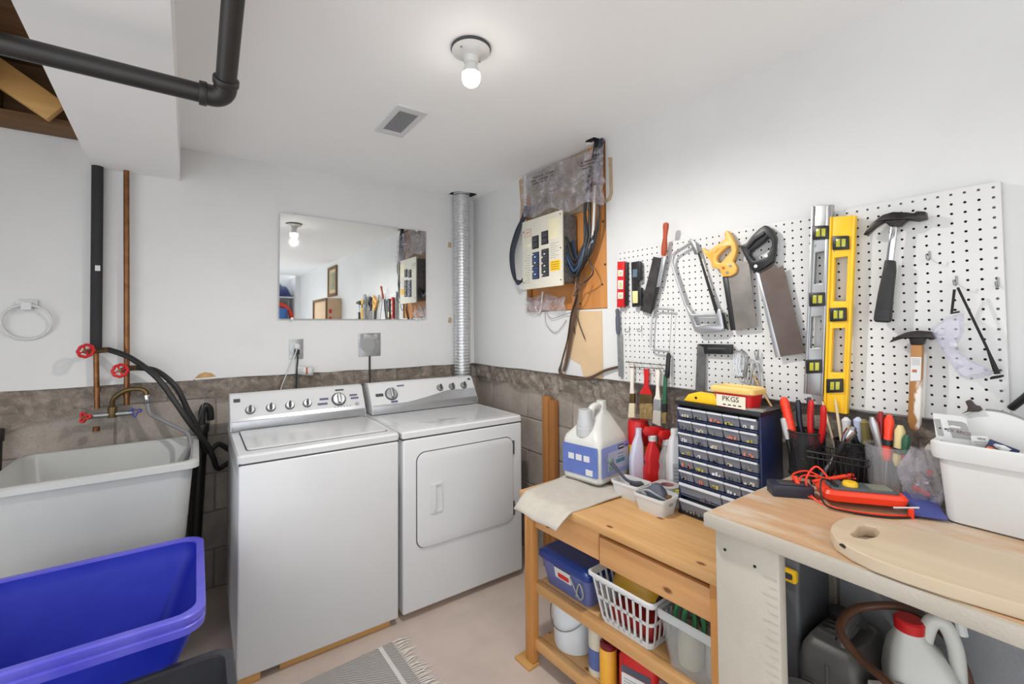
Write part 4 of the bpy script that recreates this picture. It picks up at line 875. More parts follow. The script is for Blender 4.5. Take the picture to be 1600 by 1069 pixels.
MB().lathe([(.040, .19), (.040, .225), (.037, .228), (.036, .25), (.032, .262), (.03, .30), (.028, .302)], (-.075, 0, 0), 24).build('measuring_cap', pm('cap_clear', (222, 224, 226), .15, trans=.45, var=0), J)
m_lb = pm('label_blue', (142, 158, 214), .4, var=.03); m_lb2 = pm('label_deep_blue', (92, 112, 178), .4, var=.1, vs=30)
lab = MB().prism(rrect(-.108, .03, .108, .155, .006), .1022, .1032, M=BWL).build('front_label', m_lb, J)
def lb(x0, y0, x1, y1, mt, z=.1032): MB().prism(rrect(x0, y0, x1, y1, .001), z, z+.0006, M=BWL).build('label_print', mt, lab)
lb(-.06, .05, .10, .128, pm('label_pale', (186, 192, 218), .4)); lb(.02, .128, .062, .148, m_black); lb(.024, .137, .058, .143, m_whitep, .1038); lb(.072, .134, .10, .142, pm('label_purple', (120, 70, 150), .5))
for k in range(2): lb(.015, .108-.014*k, .062, .114-.014*k, m_greyp, .1038)
lb(.0, .074, .07, .09, pm('label_teal', (70, 130, 150), .4), .1038)
for k in range(3): lb(-.055+.018*k, .052, -.041+.018*k, .072, pm('label_green', (120, 160, 140), .4), .1038)
MB().prism(rrect(-.09, .03, .09, .155, .006), .1182, .1192, M=Matrix.Rotation(-math.pi/2, 4, 'Z') @ BWL).build('side_label', m_lb2, J)
sl = J.children[-1]
for k in range(3): MB().prism(rrect(-.06+.04*k, .09, -.03+.04*k, .115, .002), .1192, .1198, M=Matrix.Rotation(-math.pi/2, 4, 'Z') @ BWL).build('label_print', m_whitep, sl)
MB().prism(rrect(.03, .035, .065, .06, .001), .1192, .1198, M=Matrix.Rotation(-math.pi/2, 4, 'Z') @ BWL).build('barcode', m_whitep, sl)
# ---- bottles behind
def trigger_bottle(label, x, y, s, body, head, rot, tall=.19):
    t = thing('spray_bottle', label, 'spray bottle', (x, y, HB), rot)
    MB().loft([rr(.032, .022, 0, .012), rr(.038, .027, .01, .015), rr(.038, .027, tall*.35, .015), rr(.030, .022, tall*.5, .014), rr(.034, .024, tall*.62, .014), rr(.024, .02, tall*.82, .013), rr(.015, .015, tall*.95, .012), rr(.015, .015, tall, .012)]).build('bottle', body, t)
    MB().lathe([(.017, tall), (.018, tall+.02), (.014, tall+.024)], n=16).build('collar', m_whitep, t)
    MB().prism([(-.03, 0), (.055, .006), (.06, .026), (.03, .036), (-.03, .038), (-.04, .02)], -.012, .012, M=Matrix.Translation((0, 0, tall+.022)) @ BWL).build('spray_head', head, t, .004)
    MB().prism([(.022, .006), (.034, .004), (.040, -.03), (.030, -.055), (.026, -.03)], -.005, .005, M=Matrix.Translation((0, 0, tall+.022)) @ BWL).build('trigger', head, t, .002)
    MB().cyl((.055, 0, tall+.04), (.068, 0, tall+.041), .009, n=10).build('nozzle', head, t)
trigger_bottle('red trigger spray bottle standing behind the white trays', 1.605, 1.215, 1, m_red, m_red, -.5)
trigger_bottle('grey trigger spray bottle with red nozzle beside the white bleach bottle', 1.635, 1.165, 1, pm('smoke_plastic', (150, 150, 148), .3), m_red, -.3, .18)
t = thing('red_canister', 'red cylindrical canister with yellow print behind the spray bottles', 'canister', (1.642, 1.318, HB))
MB().lathe([(.045, 0), (.046, .005), (.046, .24), (.043, .248), (.043, .255)], n=32).build('can', m_red, t)
MB().lathe([(.0463, .10), (.0463, .15)], n=32, cap0=False, cap1=False).build('yellow_band', m_yellow, t)
MB().lathe([(.0463, .02), (.0463, .10)], n=32, cap0=False, cap1=False).build('white_band', m_whitep, t)
t = thing('cleaner_bottle', 'slim pale lilac bottle standing between jug and red spray bottle', 'bottle', (1.578, 1.278, HB), -.5)
MB().loft([rr(.028, .018, 0, .01), rr(.03, .02, .01, .012), rr(.03, .02, .11, .012), rr(.022, .016, .17, .01, .006), rr(.012, .012, .205, .009, .01), rr(.012, .012, .235, .009, .012)]).build('body', pm('lilac_plastic', (206, 206, 224), .35), t)
t = thing('bleach_bottle', 'white plastic bottle with side handle next to the drawer cabinet', 'bottle', (1.608, 1.10, HB), -.6)
MB().loft([rr(.036, .028, 0, .014), rr(.04, .031, .01, .016), rr(.04, .031, .15, .016), rr(.036, .027, .165, .014), rr(.026, .02, .215, .012, -.004), rr(.014, .014, .235, .01, -.008), rr(.014, .014, .242, .01, -.008)]).build('body', pm('bottle_white', (214, 214, 216), .35), t)
MB().lathe([(.0155, .238), (.0155, .258), (.013, .262)], (-.008, 0, 0), 16).build('cap', m_whitep, t)
MB().tube(spline([(.004, 0, .225), (.026, 0, .215), (.032, 0, .19), (.032, 0, .16)], 5), .008, 8).build('handle', pm('bottle_white', (214, 214, 216), .35), t)
MB().prism(rrect(-.03, .03, .03, .13, .003), .0312, .0318, M=BWL).build('label', pm('label_grey', (190, 190, 196), .5), t)
for k in range(6): MB().prism(rrect(-.026, .04+.014*k, .026, .045+.014*k, .001), .0318, .0322, M=BWL).build('label_line', m_greyp, t)
t = thing('green_box', 'narrow olive box standing behind the red spray bottle', 'box', (1.66, 1.235, HB), -.1)
MB().box(-.008, -.02, 0, .008, .02, .17).build('box', pm('olive', (126, 112, 52), .7), t, .001)
t = thing('tin_can', 'small grey tin with red stripe beside the bleach bottle', 'tin', (1.655, 1.05, HB))
MB().lathe([(.022, 0), (.022, .12), (.02, .124)], n=24).build('can', pm('tin_grey', (170, 172, 176), .4), t)
MB().lathe([(.0223, .09), (.0223, .102)], n=24, cap0=False, cap1=False).build('stripe', m_red, t)
# ---- white plastic trays
def tray(label, c, hx, hy, h, rot):
    t = thing('plastic_tray', label, 'tray', (c[0], c[1], HB), rot, 'white trays on the pine bench')
    g = lambda e, z, dip=0: [p+Vector((0, 0, -dip*max(0, 1-abs(p.x)/(hx*.6)))) for p in rr(hx-e, hy-e, z, .015)]
    MB().loft([g(.012, 0), g(.003, h-.012, .008), g(0, h-.01, .012), g(0, h, .012), g(.004, h, .012), g(.006, h-.01, .01), g(.015, .004)]).build('tray', m_whitep, t)
    for s in (-1, 1): MB().prism(rrect(-.012, h*.55, .012, h*.72, .003), 0, .001, M=Matrix.Rotation(s*math.pi/2, 4, 'Z') @ Matrix.Translation((0, -hx+.0035, 0)) @ BWL).build('hand_slot', m_greyp, t)
    return t
tr1 = tray('front white plastic tray holding a grey respirator mask', (1.400, 1.05), .066, .052, .062, -1.53)
tr2 = tray('white plastic tray with a black brush next to the jug', (1.435, 1.192), .066, .050, .062, -1.5)
tr3 = tray('white tray with tape rolls against the drawer cabinet', (1.512, 1.068), .066, .048, .06, -1.53)
rt = thing('respirator', 'grey half-mask respirator lying in the front white tray', 'mask', (1.403, 1.06, HB+.028), -1.3)
MB().loft([rr(.05, .03, 0, .02), rr(.052, .032, .015, .02), rr(.035, .026, .045, .018, .008), rr(.012, .012, .068, .008, .014)]).build('face_piece', pm('mask_grey', (82, 86, 98), .45), rt)
MB().tube(spline([(-.05, -.02, .03), (-.01, -.034, .05), (.03, -.03, .035), (.052, -.01, .02)], 5), .004, 6).build('strap', m_greyp, rt)
MB().cyl((-.02, -.025, .02), (-.025, -.04, .022), .02, n=20).build('filter_cap', m_chrome, rt)
MB().box(.04, -.01, .02, .062, .012, .034).build('copper_tab', m_copper, rt, .002)
bt = thing('scrub_brush', 'small dark handled brush resting in the white tray by the jug', 'brush', (1.43, 1.205, HB+.04), -.6)
MB().tube(spline([(-.06, .02, .085), (-.03, .01, .05), (0, 0, .02), (.04, -.01, .012)], 5), [.009, .009, .008, .008, .007]+[.006]*11, 8).build('handle', pm('slate_handle', (74, 78, 92), .5), bt)
MB().ball((-.062, .021, .092), .014, 12, (1, .6, 1)).build('knob', pm('green_knob', (100, 122, 112), .5), bt)
MB().box(.01, -.025, 0, .06, .012, .014).build('head', m_dark, bt, .003)
tp = thing('tape_roll', 'roll of clear tape lying in the rear white tray', 'tape', (1.513, 1.08, HB+.045), -.95)
MB().lathe([(.026, 0), (.046, 0), (.046, .018), (.026, .018), (.026, 0)], n=32, cap0=False, cap1=False).build('roll', pm('tape_clear', (196, 190, 186), .25), tp)
MB().lathe([(.022, .001), (.026, .001), (.026, .017), (.022, .017), (.022, .001)], n=32, cap0=False, cap1=False).build('core', pm('tape_core', (170, 120, 118), .7), tp)
o = thing('yellow_sponge', 'small lime green sponge beside the tape roll', 'sponge', (1.505, 1.018, HB+.045), -.6)
MB().box(-.018, -.01, 0, .018, .01, .016).build('sponge', pm('lime', (176, 176, 40), .8, bmp=.6, bs=200), o, .004)
# ---- drawer cabinet
OX, OY0, OY1, OH, OD = 1.452, .993, .698, .40, .145
t = thing('drawer_cabinet', 'navy blue parts cabinet with rows of small clear drawers', 'parts cabinet', (OX, OY0, HB), BM.to_3x3().to_4x4() if 0 else RW @ Matrix.Rotation(-math.pi/2, 4, 'X'))
# local x = right along the wall, y = towards the wall, z = up
m_navy = pm('navy_steel', (30, 40, 76), .4, var=.08)
WO = OY0-OY1; fz = .012
MB().box(0, .006, 0, .008, OD, OH).build('side_panel', m_navy, t, .002); MB().box(WO-.008, .006, 0, WO, OD, OH).build('side_panel', m_navy, t, .002)
MB().box(0, OD-.004, 0, WO, OD, OH).build('back_panel', m_navy, t); MB().box(-.004, -.004, OH-.008, WO+.004, OD, OH+.006).build('top_panel', m_black, t, .002); MB().box(0, 0, 0, WO, OD, .012).build('base_panel', m_black, t, .002)
rowz = [OH-.012-.045*i for i in range(8)]       # tops of the drawer rows
for k in range(1, 8): MB().box(.008, .002, rowz[k]-.0035, WO-.008, OD-.01, rowz[k]+.0025).build('shelf', m_navy, t, .001)
m_dw = pm('drawer_clear', (160, 164, 174), .15, trans=.25, alpha=.7, var=.05); m_lip = pm('drawer_lip', (206, 209, 216), .25, var=.03)
inner = WO-.016
dmesh = {}
def drawer(x, w, zt, h, seed):
    o = bpy.data.objects.new('drawer', None)
    key = (round(w, 4), round(h, 4))
    if key not in dmesh:
        a = MB().loft([[Vector(p) for p in ((.003, .0, 0), (w-.003, .0, 0), (w-.001, -.008, h*.72), (.001, -.008, h*.72))], [Vector(p) for p in ((.003, .10, 0), (w-.003, .10, 0), (w-.001, .10, h*.72), (.001, .10, h*.72))]], True, True).build('drawer', m_dw, t, .001)
        b = MB().prism([(.0, h*.70), (w, h*.70), (w-.001, h-.006), (.001, h-.006)], .004, .012, M=BWL).build('drawer_pull', m_lip, a, .0015)
        bpy.data.objects.remove(o); dmesh[key] = (a, b); o = a
    else:
        bpy.data.objects.remove(o); a0, b0 = dmesh[key]; o = a0.copy(); COL.objects.link(o); b = b0.copy(); COL.objects.link(b); b.parent = o; o.parent = t
    o.location = (x, .004, zt-h+.003)
    random.seed(seed); cols = [(186, 178, 160), (120, 116, 112), (196, 120, 100), (170, 160, 90), (210, 210, 210), (90, 92, 98)]
    mb = MB()
    for k in range(4):
        cx = random.uniform(.008, w-.016); mb.box(cx, -.0095, .003, cx+random.uniform(.004, .010), -.0035, .004+random.uniform(.004, .012))
    mb.build('contents', pm('contents_%d' % (seed % 6), cols[seed % 6], .5), o, .0008)
for r in range(6):
    for c in range(5): drawer(.008+inner/5*c+.0006, inner/5-.0012, rowz[r]-.002, .041, r*5+c)
drawer(.0086, inner*.56, rowz[6]-.002, .041+.012, 77); drawer(.008+inner*.57, inner*.42, rowz[6]-.002, .041+.012, 78); drawer(.0086, inner*.56, rowz[7]-.014, .052, 79); drawer(.008+inner*.57, inner*.42, rowz[7]-.014, .052, 80)
zc = HB+OH+.006
t = thing('yellow_scraper', 'yellow plastic tool case lying on the parts cabinet', 'tool', (1.475, .935, zc), RW @ Matrix.Rotation(-math.pi/2, 4, 'X'))
MB().prism([(-.035, 0), (.115, 0), (.12, .03), (.08, .036), (.02, .038), (-.015, .026)], -.018, .018, M=BWL).build('case', m_yellow, t, .006)
MB().cyl((.018, -.0185, .018), (.018, -.0165, .018), .005, n=12).build('button', m_black, t)
t = thing('margarine_tub', 'red plastic tub with yellow lid and paper label on the cabinet', 'tub', (1.49, .785, zc), RW @ Matrix.Rotation(-math.pi/2, 4, 'X'))
MB().loft([rr(.056, .034, 0, .012), rr(.066, .042, .052, .014)]).build('tub', m_red, t)
MB().loft([rr(.070, .046, .050, .014), rr(.073, .049, .054, .014), rr(.073, .049, .066, .014), rr(.066, .042, .071, .014), rr(.06, .038, .067, .012)]).build('lid', pm('lid_yellow', (236, 200, 120), .45, var=.05), t)
lb_ = MB().prism([(-.052, .004), (.044, .002), (.045, .046), (-.053, .048)], .0395, .0405, M=BWL @ Matrix.Rotation(-.0, 4, 'X')).build('paper_label', pm('label_paper', (226, 220, 200), .8), t)
text('handwriting', 'PKGS', .024, m_ink, lb_, BWL @ Matrix.Translation((-.004, .03, .041)))
text('handwriting', 'nuts', .010, m_ink, lb_, BWL @ Matrix.Translation((.0, .011, .041))) if 0 else None
for k in range(4): MB().prism(rrect(-.03+.017*k, .009, -.02+.017*k, .013, .001), .0405, .041, M=BWL).build('handwriting_mark', m_ink, lb_)
t = thing('sanding_block', 'thin grey sanding block on the parts cabinet beside the red tub', 'sanding block', (1.468, .722, zc), .1)
MB().box(-.014, -.03, 0, .014, .03, .008).build('block', pm('grit_grey', (140, 138, 132), .9, bmp=.5, bs=300), t, .001)
# ================================================================ things on the bench shelves
t = bthing('storage_box', 'blue lidded storage box on the upper bench shelf', 'storage box', .187, .205, .336)
m_bb = pm('box_blue', (98, 108, 160), .35, trans=.1, var=.06)
MB().loft([rr(.112, .15, 0, .02), rr(.13, .175, .115, .02), rr(.13, .175, .118, .02)]).build('body', m_bb, t)
MB().loft([rr(.134, .179, .104, .02), rr(.136, .181, .118, .02), rr(.136, .181, .13, .02), rr(.115, .16, .145, .02), rr(.10, .145, .142, .02)]).build('lid', pm('lid_blue', (34, 58, 128), .35), t, .003)
MB().prism(rrect(-.045, .055, .04, .10, .004), 0, .002, M=Matrix.Translation((0, -.152, 0)) @ Matrix.Rotation(.214, 4, 'X') @ BWL).build('white_label', m_whitep, t)
MB().prism(rrect(-.028, .062, .03, .082, .006), .002, .003, M=Matrix.Translation((0, -.152, 0)) @ Matrix.Rotation(.214, 4, 'X') @ BWL).build('red_logo_print', m_red, t)
MB().prism(rrect(-.045, .10, .04, .112, .002), .0, .002, M=Matrix.Translation((0, -.152, 0)) @ Matrix.Rotation(.214, 4, 'X') @ BWL).build('dark_print', m_ink, t)
MB().tube(spline([(.045, -.178, .09), (.065, -.166, .04), (.08, -.162, .02), (.102, -.17, .05), (.095, -.18, .09), (.075, -.172, .06), (.06, -.162, .02)], 6), .0035, 6).build('cord_loop', m_greyp, t)
# laundry basket
t = bthing('laundry_basket', 'white slotted plastic basket on the upper bench shelf', 'basket', .468, .19, .336)
HBk = .168
def bk(z, e=0): f = z/HBk; return (.10+.03*f-e, .15+.03*f-e)
mb = MB()
mb.loft([rr(*bk(0), 0, .02), rr(*bk(.022), .022, .02), rr(*bk(.022, .003), .022, .02), rr(*bk(.003, .003), .003, .02)])
for z0_, z1_ in ((.083, .095), (.148, .166)): mb.loft([rr(*bk(z0_), z0_, .02), rr(*bk(z1_), z1_, .02), rr(*bk(z1_, .003), z1_, .02), rr(*bk(z0_, .003), z0_, .02), rr(*bk(z0_), z0_, .02)], False, False)
bkb = mb.build('basket_body', m_whitep, t)
MB().loft([rr(.132, .182, .158, .02), rr(.137, .187, .16, .022), rr(.137, .187, .168, .022), rr(.131, .181, .172, .02), rr(.127, .177, .168, .02), rr(.126, .176, .158, .02)], False, False).build('rim', m_whitep, t)
def slat(x, y, nx, ny):
    bx0, by0 = bk(.01); bx1, by1 = bk(.16)
    p0 = Vector((x*bx0, y*by0, .01)); p1 = Vector((x*bx1, y*by1, .16)); s = Vector((-ny, nx, 0))*.0045; o_ = Vector((nx, ny, 0))*.002
    MB().loft([[p0+s, p0-s, p0-s-o_, p0+s-o_], [p1+s, p1-s, p1-s-o_, p1+s-o_]]).build('slat', m_whitep, bkb)
for i in range(9):
    f = -0.86+1.72*i/8; slat(f, -1, 0, -1); slat(f, 1, 0, 1)
for i in range(11):
    f = -0.86+1.72*i/10; slat(1, f, 1, 0); slat(-1, f, -1, 0)
o = bthing('yellow_bowl', 'yellow plastic bowl upside down in the white basket', 'bowl', .462, .165, .336+.118)
MB().lathe([(.105, 0), (.108, .006), (.10, .03), (.085, .06), (.06, .08), (.03, .09), (.001, .092)], n=32).build('bowl', pm('mustard', (206, 158, 40), .4), o)
o = bthing('red_box', 'red box lying in the bottom of the white basket', 'box', .47, .14, .336+.006)
MB().box(-.085, -.07, 0, .085, .09, .05).build('box', pm('dull_red', (170, 44, 44), .5), o, .004)
o = bthing('black_bag', 'black crumpled bag at the side of the white basket', 'bag', .56, .13, .336+.09)
MB().ball((0, 0, .02), .04, 12, (.55, 1, .9)).build('bag', pm('black_cloth', (24, 24, 30), .6, bmp=1, bs=60), o)
# clear bin
t = bthing('clear_bin', 'clear plastic bin with cords and jars on the upper bench shelf', 'storage bin', .722, .19, .336)
m_cl = pm('bin_clear', (206, 210, 210), .2, trans=.4, alpha=.32, var=0)
MB().loft([rr(.09, .155, 0, .02), rr(.108, .178, .15, .02), rr(.108, .178, .165, .02), rr(.104, .174, .165, .02), rr(.087, .152, .004, .02)]).build('bin', m_cl, t)
MB().loft([rr(.108, .178, .148, .02), rr(.114, .184, .148, .02), rr(.114, .184, .168, .02), rr(.106, .176, .170, .02), rr(.104, .174, .165, .02)], False, False).build('rim', pm('rim_clear', (196, 199, 200), .3, trans=.2), t)
for k, (a, b) in enumerate(((.68, .085), (.76, .10))):
    o = bthing('glass_jar', ('round tape roll standing inside the clear bin', 'pale jar standing inside the clear bin')[k], 'jar', a, b, .336+.008)
    MB().lathe([(.035, 0), (.037, .01), (.037, .085), (.03, .095), (.03, .11)], n=24).build('jar', (pm('cream_jar', (196, 190, 166), .4), pm('pale_jar', (186, 184, 178), .4))[k], o)
o = bthing('rag_heap', 'pinkish grey cloth heaped in the clear bin', 'cloth', .745, .22, .336+.10)
MB().grid(20, 16, lambda a, b: Vector((-.09+.16*a, -.13+.22*b, .065*math.sin(3.14*a)*math.sin(3.14*b)+.014*math.sin(a*17+b*9)+.008*math.sin(b*27)))).build('cloth', pm('rag', (142, 122, 112), .95, var=.15, vs=20), o, solid=.004)
o = bthing('garden_rope', 'green rope looped over the clear bin contents', 'rope', .68, .07, .336+.15)
for s in (0, .028): MB().tube(spline([(-.04+s, -.005, -.04), (-.035+s, 0, .02), (-.01+s, .02, .035), (.01+s, .02, .0), (.015+s, .01, -.04)], 6), .007, 7).build('rope', pm('green_rope', (52, 126, 78), .7), o)
# lower shelf
def pail(label, a, b, r, h, mat):
    t = bthing('plastic_pail', label, 'bucket', a, b, .106)
    MB().lathe([(r*.86, 0), (r*.88, .006), (r, h), (r-.004, h), (r*.85, .006), (.001, .006)], n=40, cap1=False).build('pail', mat, t)
    MB().lathe([(r, h-.03), (r+.005, h-.028), (r+.005, h-.022), (r, h-.02), (r+.003, h-.004), (r, h)], n=40, cap0=False, cap1=False).build('rim_ribs', mat, t)
    MB().tube([((r+.004)*math.cos(x), (r+.004)*math.sin(x)-.006*0, h*.86-h*.42*math.sin(-x)) for x in [math.pi+math.pi*i/24 for i in range(25)]], .0022, 6).build('bail_handle', m_steel, t)
    return t
pail('white plastic pail with wire handle at the bench leg', .155, .13, .092, .20, pm('pail_white', (212, 218, 222), .4))
pail('pale grey pail beside the large red container', .725, .13, .095, .165, pm('pail_grey', (188, 192, 194), .4))
def can(label, a, b, r, h, mat, lid, cat='can', band=None, name='spray_can'):
    t = bthing(name, label, cat, a, b, .106)
    MB().lathe([(r, 0), (r, h*.86), (r*.8, h*.92)], n=28).build('can', mat, t)
    MB().lathe([(r*.95, h*.86), (r*.95, h*.96), (r*.7, h)], n=28).build('cap', lid, t)
    if band: MB().lathe([(r+.0006, h*.12), (r+.0006, h*.48)], n=28, cap0=False, cap1=False).build('label_band', band, t)
    return t
can('tall can with yellow cap and blue label beside the white pail', .315, .085, .036, .195, pm('can_pale', (206, 200, 180), .4), m_yellow, band=pm('can_blue', (86, 104, 160), .4))
can('short can with white lid and red band behind the yellow can', .315, .165, .034, .20, m_red, m_whitep)
can('yellow-orange bottle standing against the red canister', .385, .055, .030, .16, pm('amber_bottle', (222, 160, 50), .4), pm('maroon_cap', (110, 24, 30), .4), 'bottle', name='yellow_bottle')
t = bthing('red_jug', 'large red container with white paper label on the lower shelf', 'container', .50, .10, .106, .2)
MB().loft([rr(.065, .06, 0, .03), rr(.07, .065, .01, .03), rr(.07, .065, .15, .03), rr(.06, .055, .185, .03)]).build('body', m_red, t)
q = MB().prism(rrect(-.05, .015, .035, .115, .004), .0652, .066, M=BWL).build('label', m_whitep, t)
MB().prism(rrect(-.05, .117, .05, .14, .002), .0652, .066, M=BWL).build('dark_stripe', pm('slate_handle', (74, 78, 92), .5), t)
for k in range(9): MB().prism(rrect(-.042, .025+.009*k, .02, .028+.009*k, .001), .066, .0665, M=BWL).build('label_line', m_greyp, q)
o = bthing('plastic_bag', 'crumpled clear plastic bag between red container and grey pail', 'bag', .602, .08, .106)
def bag(a, b):
    th = a*6.283; r = .036*(.6+.5*math.sin(math.pi*min(1, b*.8+.12)))*(1+.22*math.sin(th*5+b*7)); return Vector((r*.7*math.cos(th), r*math.sin(th), .15*b))
MB().grid(36, 14, bag).build('bag', m_filmc, o)
# ================================================================ white-painted workbench
HW = .91; WX0 = 1.045; WY0 = .645; WY1 = -.75
m_top = wood('worn_top', (172, 130, 92), (204, 170, 134), (146, 104, 72), 1, 1, .55, 2.0, paint=((202, 190, 174), .46, .62))
m_wpaint = painted('chipped_white_paint', (182, 175, 162), (160, 151, 137), .5, .5, 6, .9)
t = thing('white_workbench', 'white-painted workbench with worn wooden top beneath the pegboard', 'workbench', (WX0, WY0, 0))
MB().box(0, WY1-WY0, HW-.035, XW-WX0-.002, 0, HW-.002).build('worktop', m_wpaint, t, .004)
MB().prism(rrect(.012, WY1-WY0, XW-WX0-.004, -.008, .004), HW-.003, HW).build('top_surface', m_top, t)
yl0, yl1 = .625-WY0, .478-WY0
MB().box(.018, yl1, 0, .05, yl0, HW-.035).build('leg_post', m_wpaint, t, .004)
MB().box(.16, WY1-WY0, .28, XW-WX0-.01, .415-WY0, .30).build('lower_shelf', m_wpaint, t, .003)
MB().box(.56, yl1, 0, .60, yl0-.09, HW-.035).build('back_post', m_wpaint, t, .004) if 0 else None
MB().box(.05, WY1-WY0, HW-.10, .08, yl1, HW-.04).build('apron', m_wpaint, t, .003) if 0 else None
MB().box(.018, WY1-WY0+.03, 0, .05, WY1-WY0+.15, HW-.035).build('leg_post', m_wpaint, t, .004)
for k, (y, z) in enumerate(((.60, .83), (.53, .82))): MB().cyl((.0165, y-WY0, z), (.019, y-WY0, z), .0035, n=8).build('nail_hole', m_black, t)
for k in range(34): MB().box(.0168, yl1+.004, .18+.019*k, .0185, yl1+.03+.008*math.sin(k*2.3), .1815+.019*k).build('paint_ridge', m_wpaint, t)
bp = (1.30-WX0, onX(1290, 880, 1.55).y)
MB().tube(spline([(1.50-WX0, .36-WY0, .86), (1.52-WX0, .33-WY0, .84), (1.56-WX0, .305-WY0, .75), (1.58-WX0, .285-WY0, .60)], 5), .011, 8).build('white_brace', m_whitep, t)
# cutting board
m_cut = wood('cutting_board_wood', (186, 166, 138), (204, 188, 164), None, 1, .8, .5)
hz = HW+.026
out = [onZ(u, v, hz) for u, v in [(1297, 828), (1300, 819), (1310, 812), (1324, 808.5), (1345, 808), (1375, 813), (1450, 831), (1530, 851), (1620, 875)]]
fr_ = [onZ(u, v, hz) for u, v in [(1620, 951), (1560, 934), (1480, 911), (1410, 889), (1365, 873), (1330, 857), (1306, 842)]]
end = [Vector((out[-1].x-.005, -.02, hz)), Vector((fr_[0].x+.01, -.03, hz))]
P2 = [(p.x, p.y) for p in out+end+fr_]
hole = [(onZ(u, v, hz).x, onZ(u, v, hz).y) for u, v in [(1328, 834), (1337, 829), (1341, 822), (1352, 820), (1368, 823), (1374, 831), (1370, 838), (1352, 842), (1334, 839)]]
c0 = Vector((sum(p[0] for p in P2)/len(P2), sum(p[1] for p in P2)/len(P2)))
t = thing('cutting_board', 'pale wooden cutting board with handle hole on the white bench', 'cutting board', (c0.x, c0.y, HW))
MB().prism([(a-c0.x, b-c0.y) for a, b in P2], .001, .026, [[(a-c0.x, b-c0.y) for a, b in hole]]).build('board', m_cut, t, .006, 3)
q = onZ(1322, 855, hz-.006); MB().ball((q.x-c0.x, q.y-c0.y, .021), .008, 10, (.7, 1.5, .5)).build('burn_mark', pm('burn', (36, 26, 20), .8), t)
# multimeter, charger box
t = thing('multimeter', 'orange-red digital multimeter lying on the white bench', 'multimeter', (1.41, .435, HW+.012), math.radians(-52))
MB().loft([rr(.042, .022, -.0, .015), rr(.085, .042, .006, .02), rr(.09, .045, .022, .02), rr(.084, .04, .03, .018)]).build('holster', m_orangered, t)
MB().prism(rrect(-.07, -.03, .075, .03, .012), .029, .036).build('face', pm('meter_grey', (76, 84, 86), .45), t, .002)
MB().prism(rrect(.018, -.022, .064, .022, .004), .036, .0375).build('display', pm('lcd', (128, 132, 118), .2), t)
MB().lathe([(.017, .036), (.016, .044), (.014, .046)], (-.02, 0, 0), 20).build('selector', m_yellow, t)
for y in (-.018, 0, .018): MB().cyl((-.058, y, .036), (-.058, y, .042), .006, n=10).build('socket', m_black, t)
MB().tube(spline([(-.058, .018, .04), (-.085, .03, .07), (-.11, .03, .03), (-.10, .0, .0-.008), (-.06, -.055, -.008), (.02, -.062, -.009), (.09, -.05, -.009)], 6), .0024, 6).build('red_lead', m_orangered, t)
MB().tube(spline([(-.058, 0, .04), (-.09, -.02, .05), (-.095, -.05, .0), (-.05, -.07, -.008), (.04, -.075, -.009), (.12, -.03, -.009), (.10, .04, -.009)], 6), .0024, 6).build('black_lead', m_black, t)
t = thing('battery_charger', 'small dark blue plastic box beside the red test leads', 'charger', (1.345, .572, HW), math.radians(-48))
MB().prism(rrect(-.05, -.028, .05, .028, .006), 0, .03).build('case', pm('charger_navy', (40, 44, 58), .4), t, .004)
MB().box(-.03, -.018, .03, .035, .018, .033).build('inset', m_dark, t, .001)
t = thing('test_leads', 'tangle of red test leads with probes across the bench', 'test leads', (1.41, .52, HW))
MB().tube(spline([(-.05, .05, .036), (-.02, .06, .045), (.02, .04, .05), (.03, .0, .03), (-.02, -.01, .004), (-.06, .0, .004), (-.05, .03, .02), (0, .045, .04), (.05, .0, .035), (.09, -.05, .04)], 7), .0024, 6).build('lead', m_orangered, t)
MB().cyl((-.055, .035, .03), (-.05, .045, .048), .006, n=10).build('plug', m_orangered, t)
MB().cyl((.0, .02, .03), (.085, -.045, .05), .0055, n=10).build('probe', m_orangered, t)
t = thing('pipe_fittings', 'small grey plastic fittings lying behind the test leads', 'fittings', (1.475, .50, HW))
MB().lathe([(.018, 0), (.02, .01), (.016, .026), (.008, .03)], (0, 0, 0), 18).build('cap', m_greyp, t); MB().lathe([(.015, 0), (.015, .02), (.01, .032)], (.02, -.045, 0), 14).build('cap', pm('fitting_dark', (110, 112, 114), .5), t)
t = thing('screwdriver_bit', 'small red-handled pick lying by the cutting board', 'pick', onZ(1424, 810, HW))
MB().cyl((0, 0, 0), (0, 0, .022), .006, n=10).build('handle', m_orangered, t); MB().cyl((-.012, .03, .018), (.012, -.012, .026), .0022, n=6).build('stick', m_whitep, t)
# mesh cups
def meshcup(label, x, y, r, h):
    t = thing('mesh_cup', label, 'pencil cup', (x, y, HW))
    m = pm('mesh_black', (34, 34, 36), .45, alpha=.72, var=.1)
    MB().lathe([(r*.94, .004), (r, h)], n=36, cap0=True, cap1=False).build('mesh_wall', m, t)
    for z, rr_ in ((.002, r*.95), (h, r+.001)): MB().tube([(rr_*math.cos(a), rr_*math.sin(a), z) for a in [2*math.pi*i/36 for i in range(36)]], .0028, 6, True).build('wire_rim', m_black, t)
    mb = MB()
    for i in range(48):
        a = 2*math.pi*i/48; b = a+.35
        for q in (b, 2*a-b): mb.cyl((r*.945*math.cos(a), r*.945*math.sin(a), .004), (r*math.cos(q), r*math.sin(q), h), .0006, n=4, caps=False)
    mb.build('mesh_wires', m_black, t)
    return t
meshcup('black wire mesh cup full of pliers beside the parts cabinet', 1.565, .615, .05, .135)
meshcup('second black wire mesh cup behind the wire basket', 1.60, .505, .045, .12)
CUP = Vector((1.565, .615, HW+.01)); CUP2 = Vector((1.60, .505, HW+.01))
